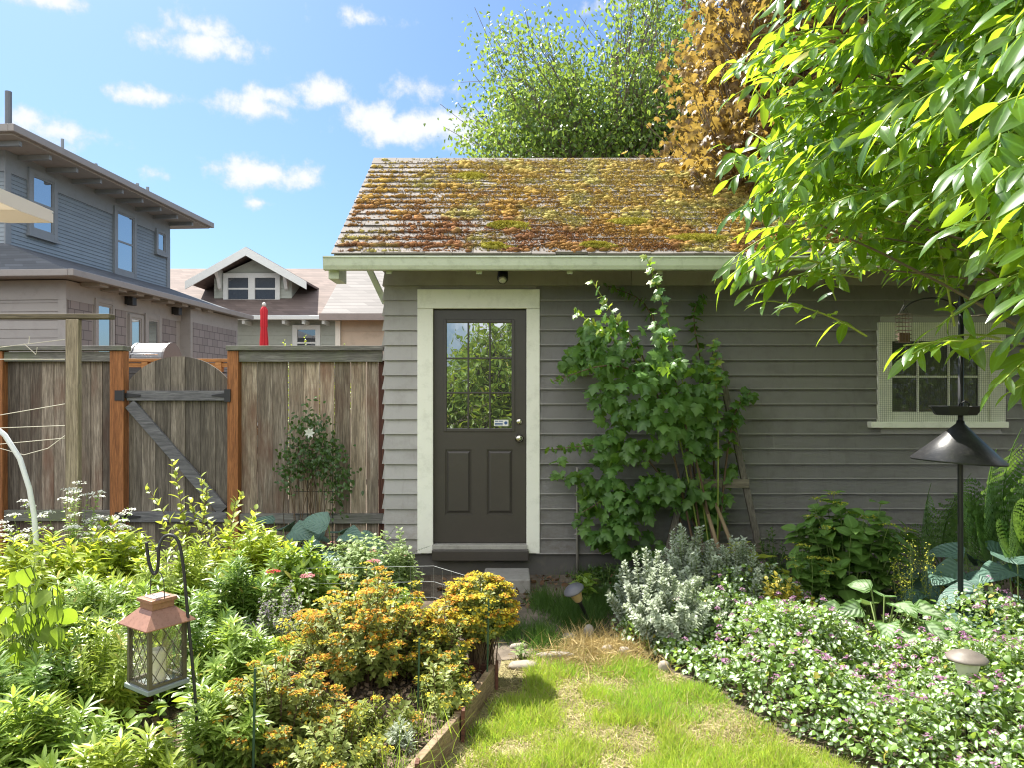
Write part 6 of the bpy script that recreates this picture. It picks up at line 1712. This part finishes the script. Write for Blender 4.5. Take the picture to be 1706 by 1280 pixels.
p0 = tip - Gd * Ln[:, None]; p1 = (p0 + tip) / 2 + [0, 0, .07]; C = bez(p0, p1, tip, 8)
fo = FB().add(leaves_on(C, LAUREL, .135, 13, t0=.12, ang=(62, 30), taper=.25, jit=.35, side=True, droop=.25, wide=1.05))
fo.add(tubes(C, np.linspace(.005, .002, 8)[None].repeat(n, 0), 5), 1)
# inner growth further back
m2 = 170; pp = fill_poly([(1290, -150), (1300, 150), (1330, 330), (1400, 430), (1560, 470), (1900, 520), (1900, -200)], m2); d2 = U(3.0, 4.9, m2); e2 = WP(pp, d2)
G2 = nrm(np.stack([-.8 + rng.normal(0, .4, m2), -.2 + rng.normal(0, .5, m2), -.25 + rng.normal(0, .4, m2)], 1)); q0 = e2 - G2 * .55; C2 = bez(q0, (q0 + e2) / 2 + [0, 0, .06], e2, 7)
fo.add(leaves_on(C2, LAUREL, .13, 14, t0=.1, ang=(65, 35), taper=.2, jit=.5, side=True, droop=.4, wide=1.1)); fo.add(tubes(C2, np.linspace(.006, .002, 7)[None].repeat(m2, 0), 5), 1)
m3 = 500; pp = np.concatenate([fill_poly([(1240, 320), (1300, 200), (1720, 200), (1720, 440), (1500, 420), (1300, 420)], 170), fill_poly([(1400, 380), (1700, 430), (2300, 450), (2300, -350), (1700, -350)], 250), fill_poly([(1440, 300), (1480, 465), (1720, 490), (1720, 300)], 80)]); e3 = WP(pp, np.concatenate([U(3.3, 4.8, 170), U(3.6, 5.5, 250), U(3.2, 5.0, 80)]))  # the part right of the frame is added to block sky from the wall
G3 = nrm(np.stack([-.7 + rng.normal(0, .4, m3), -.2 + rng.normal(0, .5, m3), -.3 + rng.normal(0, .4, m3)], 1)); q3 = e3 - G3 * .5; C3 = bez(q3, (q3 + e3) / 2 + [0, 0, .05], e3, 6)
fo.add(leaves_on(C3, LAUREL, .135, 15, t0=.1, ang=(65, 35), taper=.2, jit=.5, side=True, droop=.5, wide=1.15)); fo.add(tubes(C3, np.linspace(.005, .002, 6)[None].repeat(m3, 0), 5), 1)
m4 = 1500; e4 = np.stack([U(2.0, 6.2, m4), U(-.6, 5.5, m4), U(1.9, 5.2, m4)], 1); xp = CX + F * e4[:, 0] / np.maximum(e4[:, 1], .05); yp = HY - F * (e4[:, 2] - CH) / np.maximum(e4[:, 1], .05)  # unseen shoots added out of frame to keep sky light off the right wall
e4 = e4[((e4[:, 1] < .3) | (xp > 1800) | (yp < -150)) & (e4[:, 2] > 1.2 + .5 * (6.2 - e4[:, 0]) * .5)]; m4 = len(e4)
G4 = nrm(np.stack([-.7 + rng.normal(0, .4, m4), -.2 + rng.normal(0, .5, m4), -.3 + rng.normal(0, .4, m4)], 1)); q4 = e4 - G4 * .5
fo.add(leaves_on(bez(q4, (q4 + e4) / 2 + [0, 0, .05], e4, 6), LAUREL, .15, 14, t0=.1, ang=(65, 35), taper=.2, jit=.5, side=True, droop=.5, wide=1.3))
fo.build('crown', [LV, G['stem_l']], t)
tk, lb, _ = limbs((3.9, 3.6, 0), np.concatenate([p0[::5], q0[::4], q3[::5]]), .075, (3.4, 3.4, 3.6))
FB().add(tk).add(lb).build('trunk', bark, t)

# low shrub top seen over the right fence
plant('shrub', 'bright green shrub top just showing over the right fence', 'shrub', (WX(520, 7.3), 7.3, 0), .45, .3, 2.12, 26, OVATE, .06, 40, 'lime', t0=.5, dome=.06, sr=.006)

# trees behind the viewer, mirrored in the door panes
for x, y, z, r, lab in ((-.5, -7.5, 3.6, 1.0, 'leafy tree across the lawn mirrored in the middle panes of the door'), (1.1, -7, 5.2, 1.7, 'taller leafy tree across the lawn mirrored in the right panes of the door'), (-2.2, -8, 2.3, 1.3, 'low leafy bush across the lawn mirrored in the lower left panes of the door')):
    k = 110; cen = np.array([x, y, z * .55]) + rdir(k) * U(.3, 1, k)[:, None] * [r, .8, z * .55]
    tree('broadleaf_tree', lab, 'tree', (x, y, 0), (x, y, z * .8), .08, cen, .5, 40, OVATE, .13, G['mid'], bark)

t = thing('hedge', 'long clipped green hedge across the lawn behind the viewer, mirrored in the panes', 'hedge', (4, -10, 0))
k = 16000; P = np.stack([U(-9, 17, k), -10 + rng.normal(0, .22, k), U(0, 3.0, k)], 1)
FB().add(place(OVATE, P, rdir(k), np.array([0, .9, .5]) + rng.normal(size=(k, 3)) * .5, U(.1, .18, k), 1.3)).build('foliage', G['mid'], t)
m_ = MB()
for i in range(27): m_.tube([(-9 + i, -10, 0), (-9 + i, -10, 2.5)], .02, 5)
m_.build('stems', bark, t)
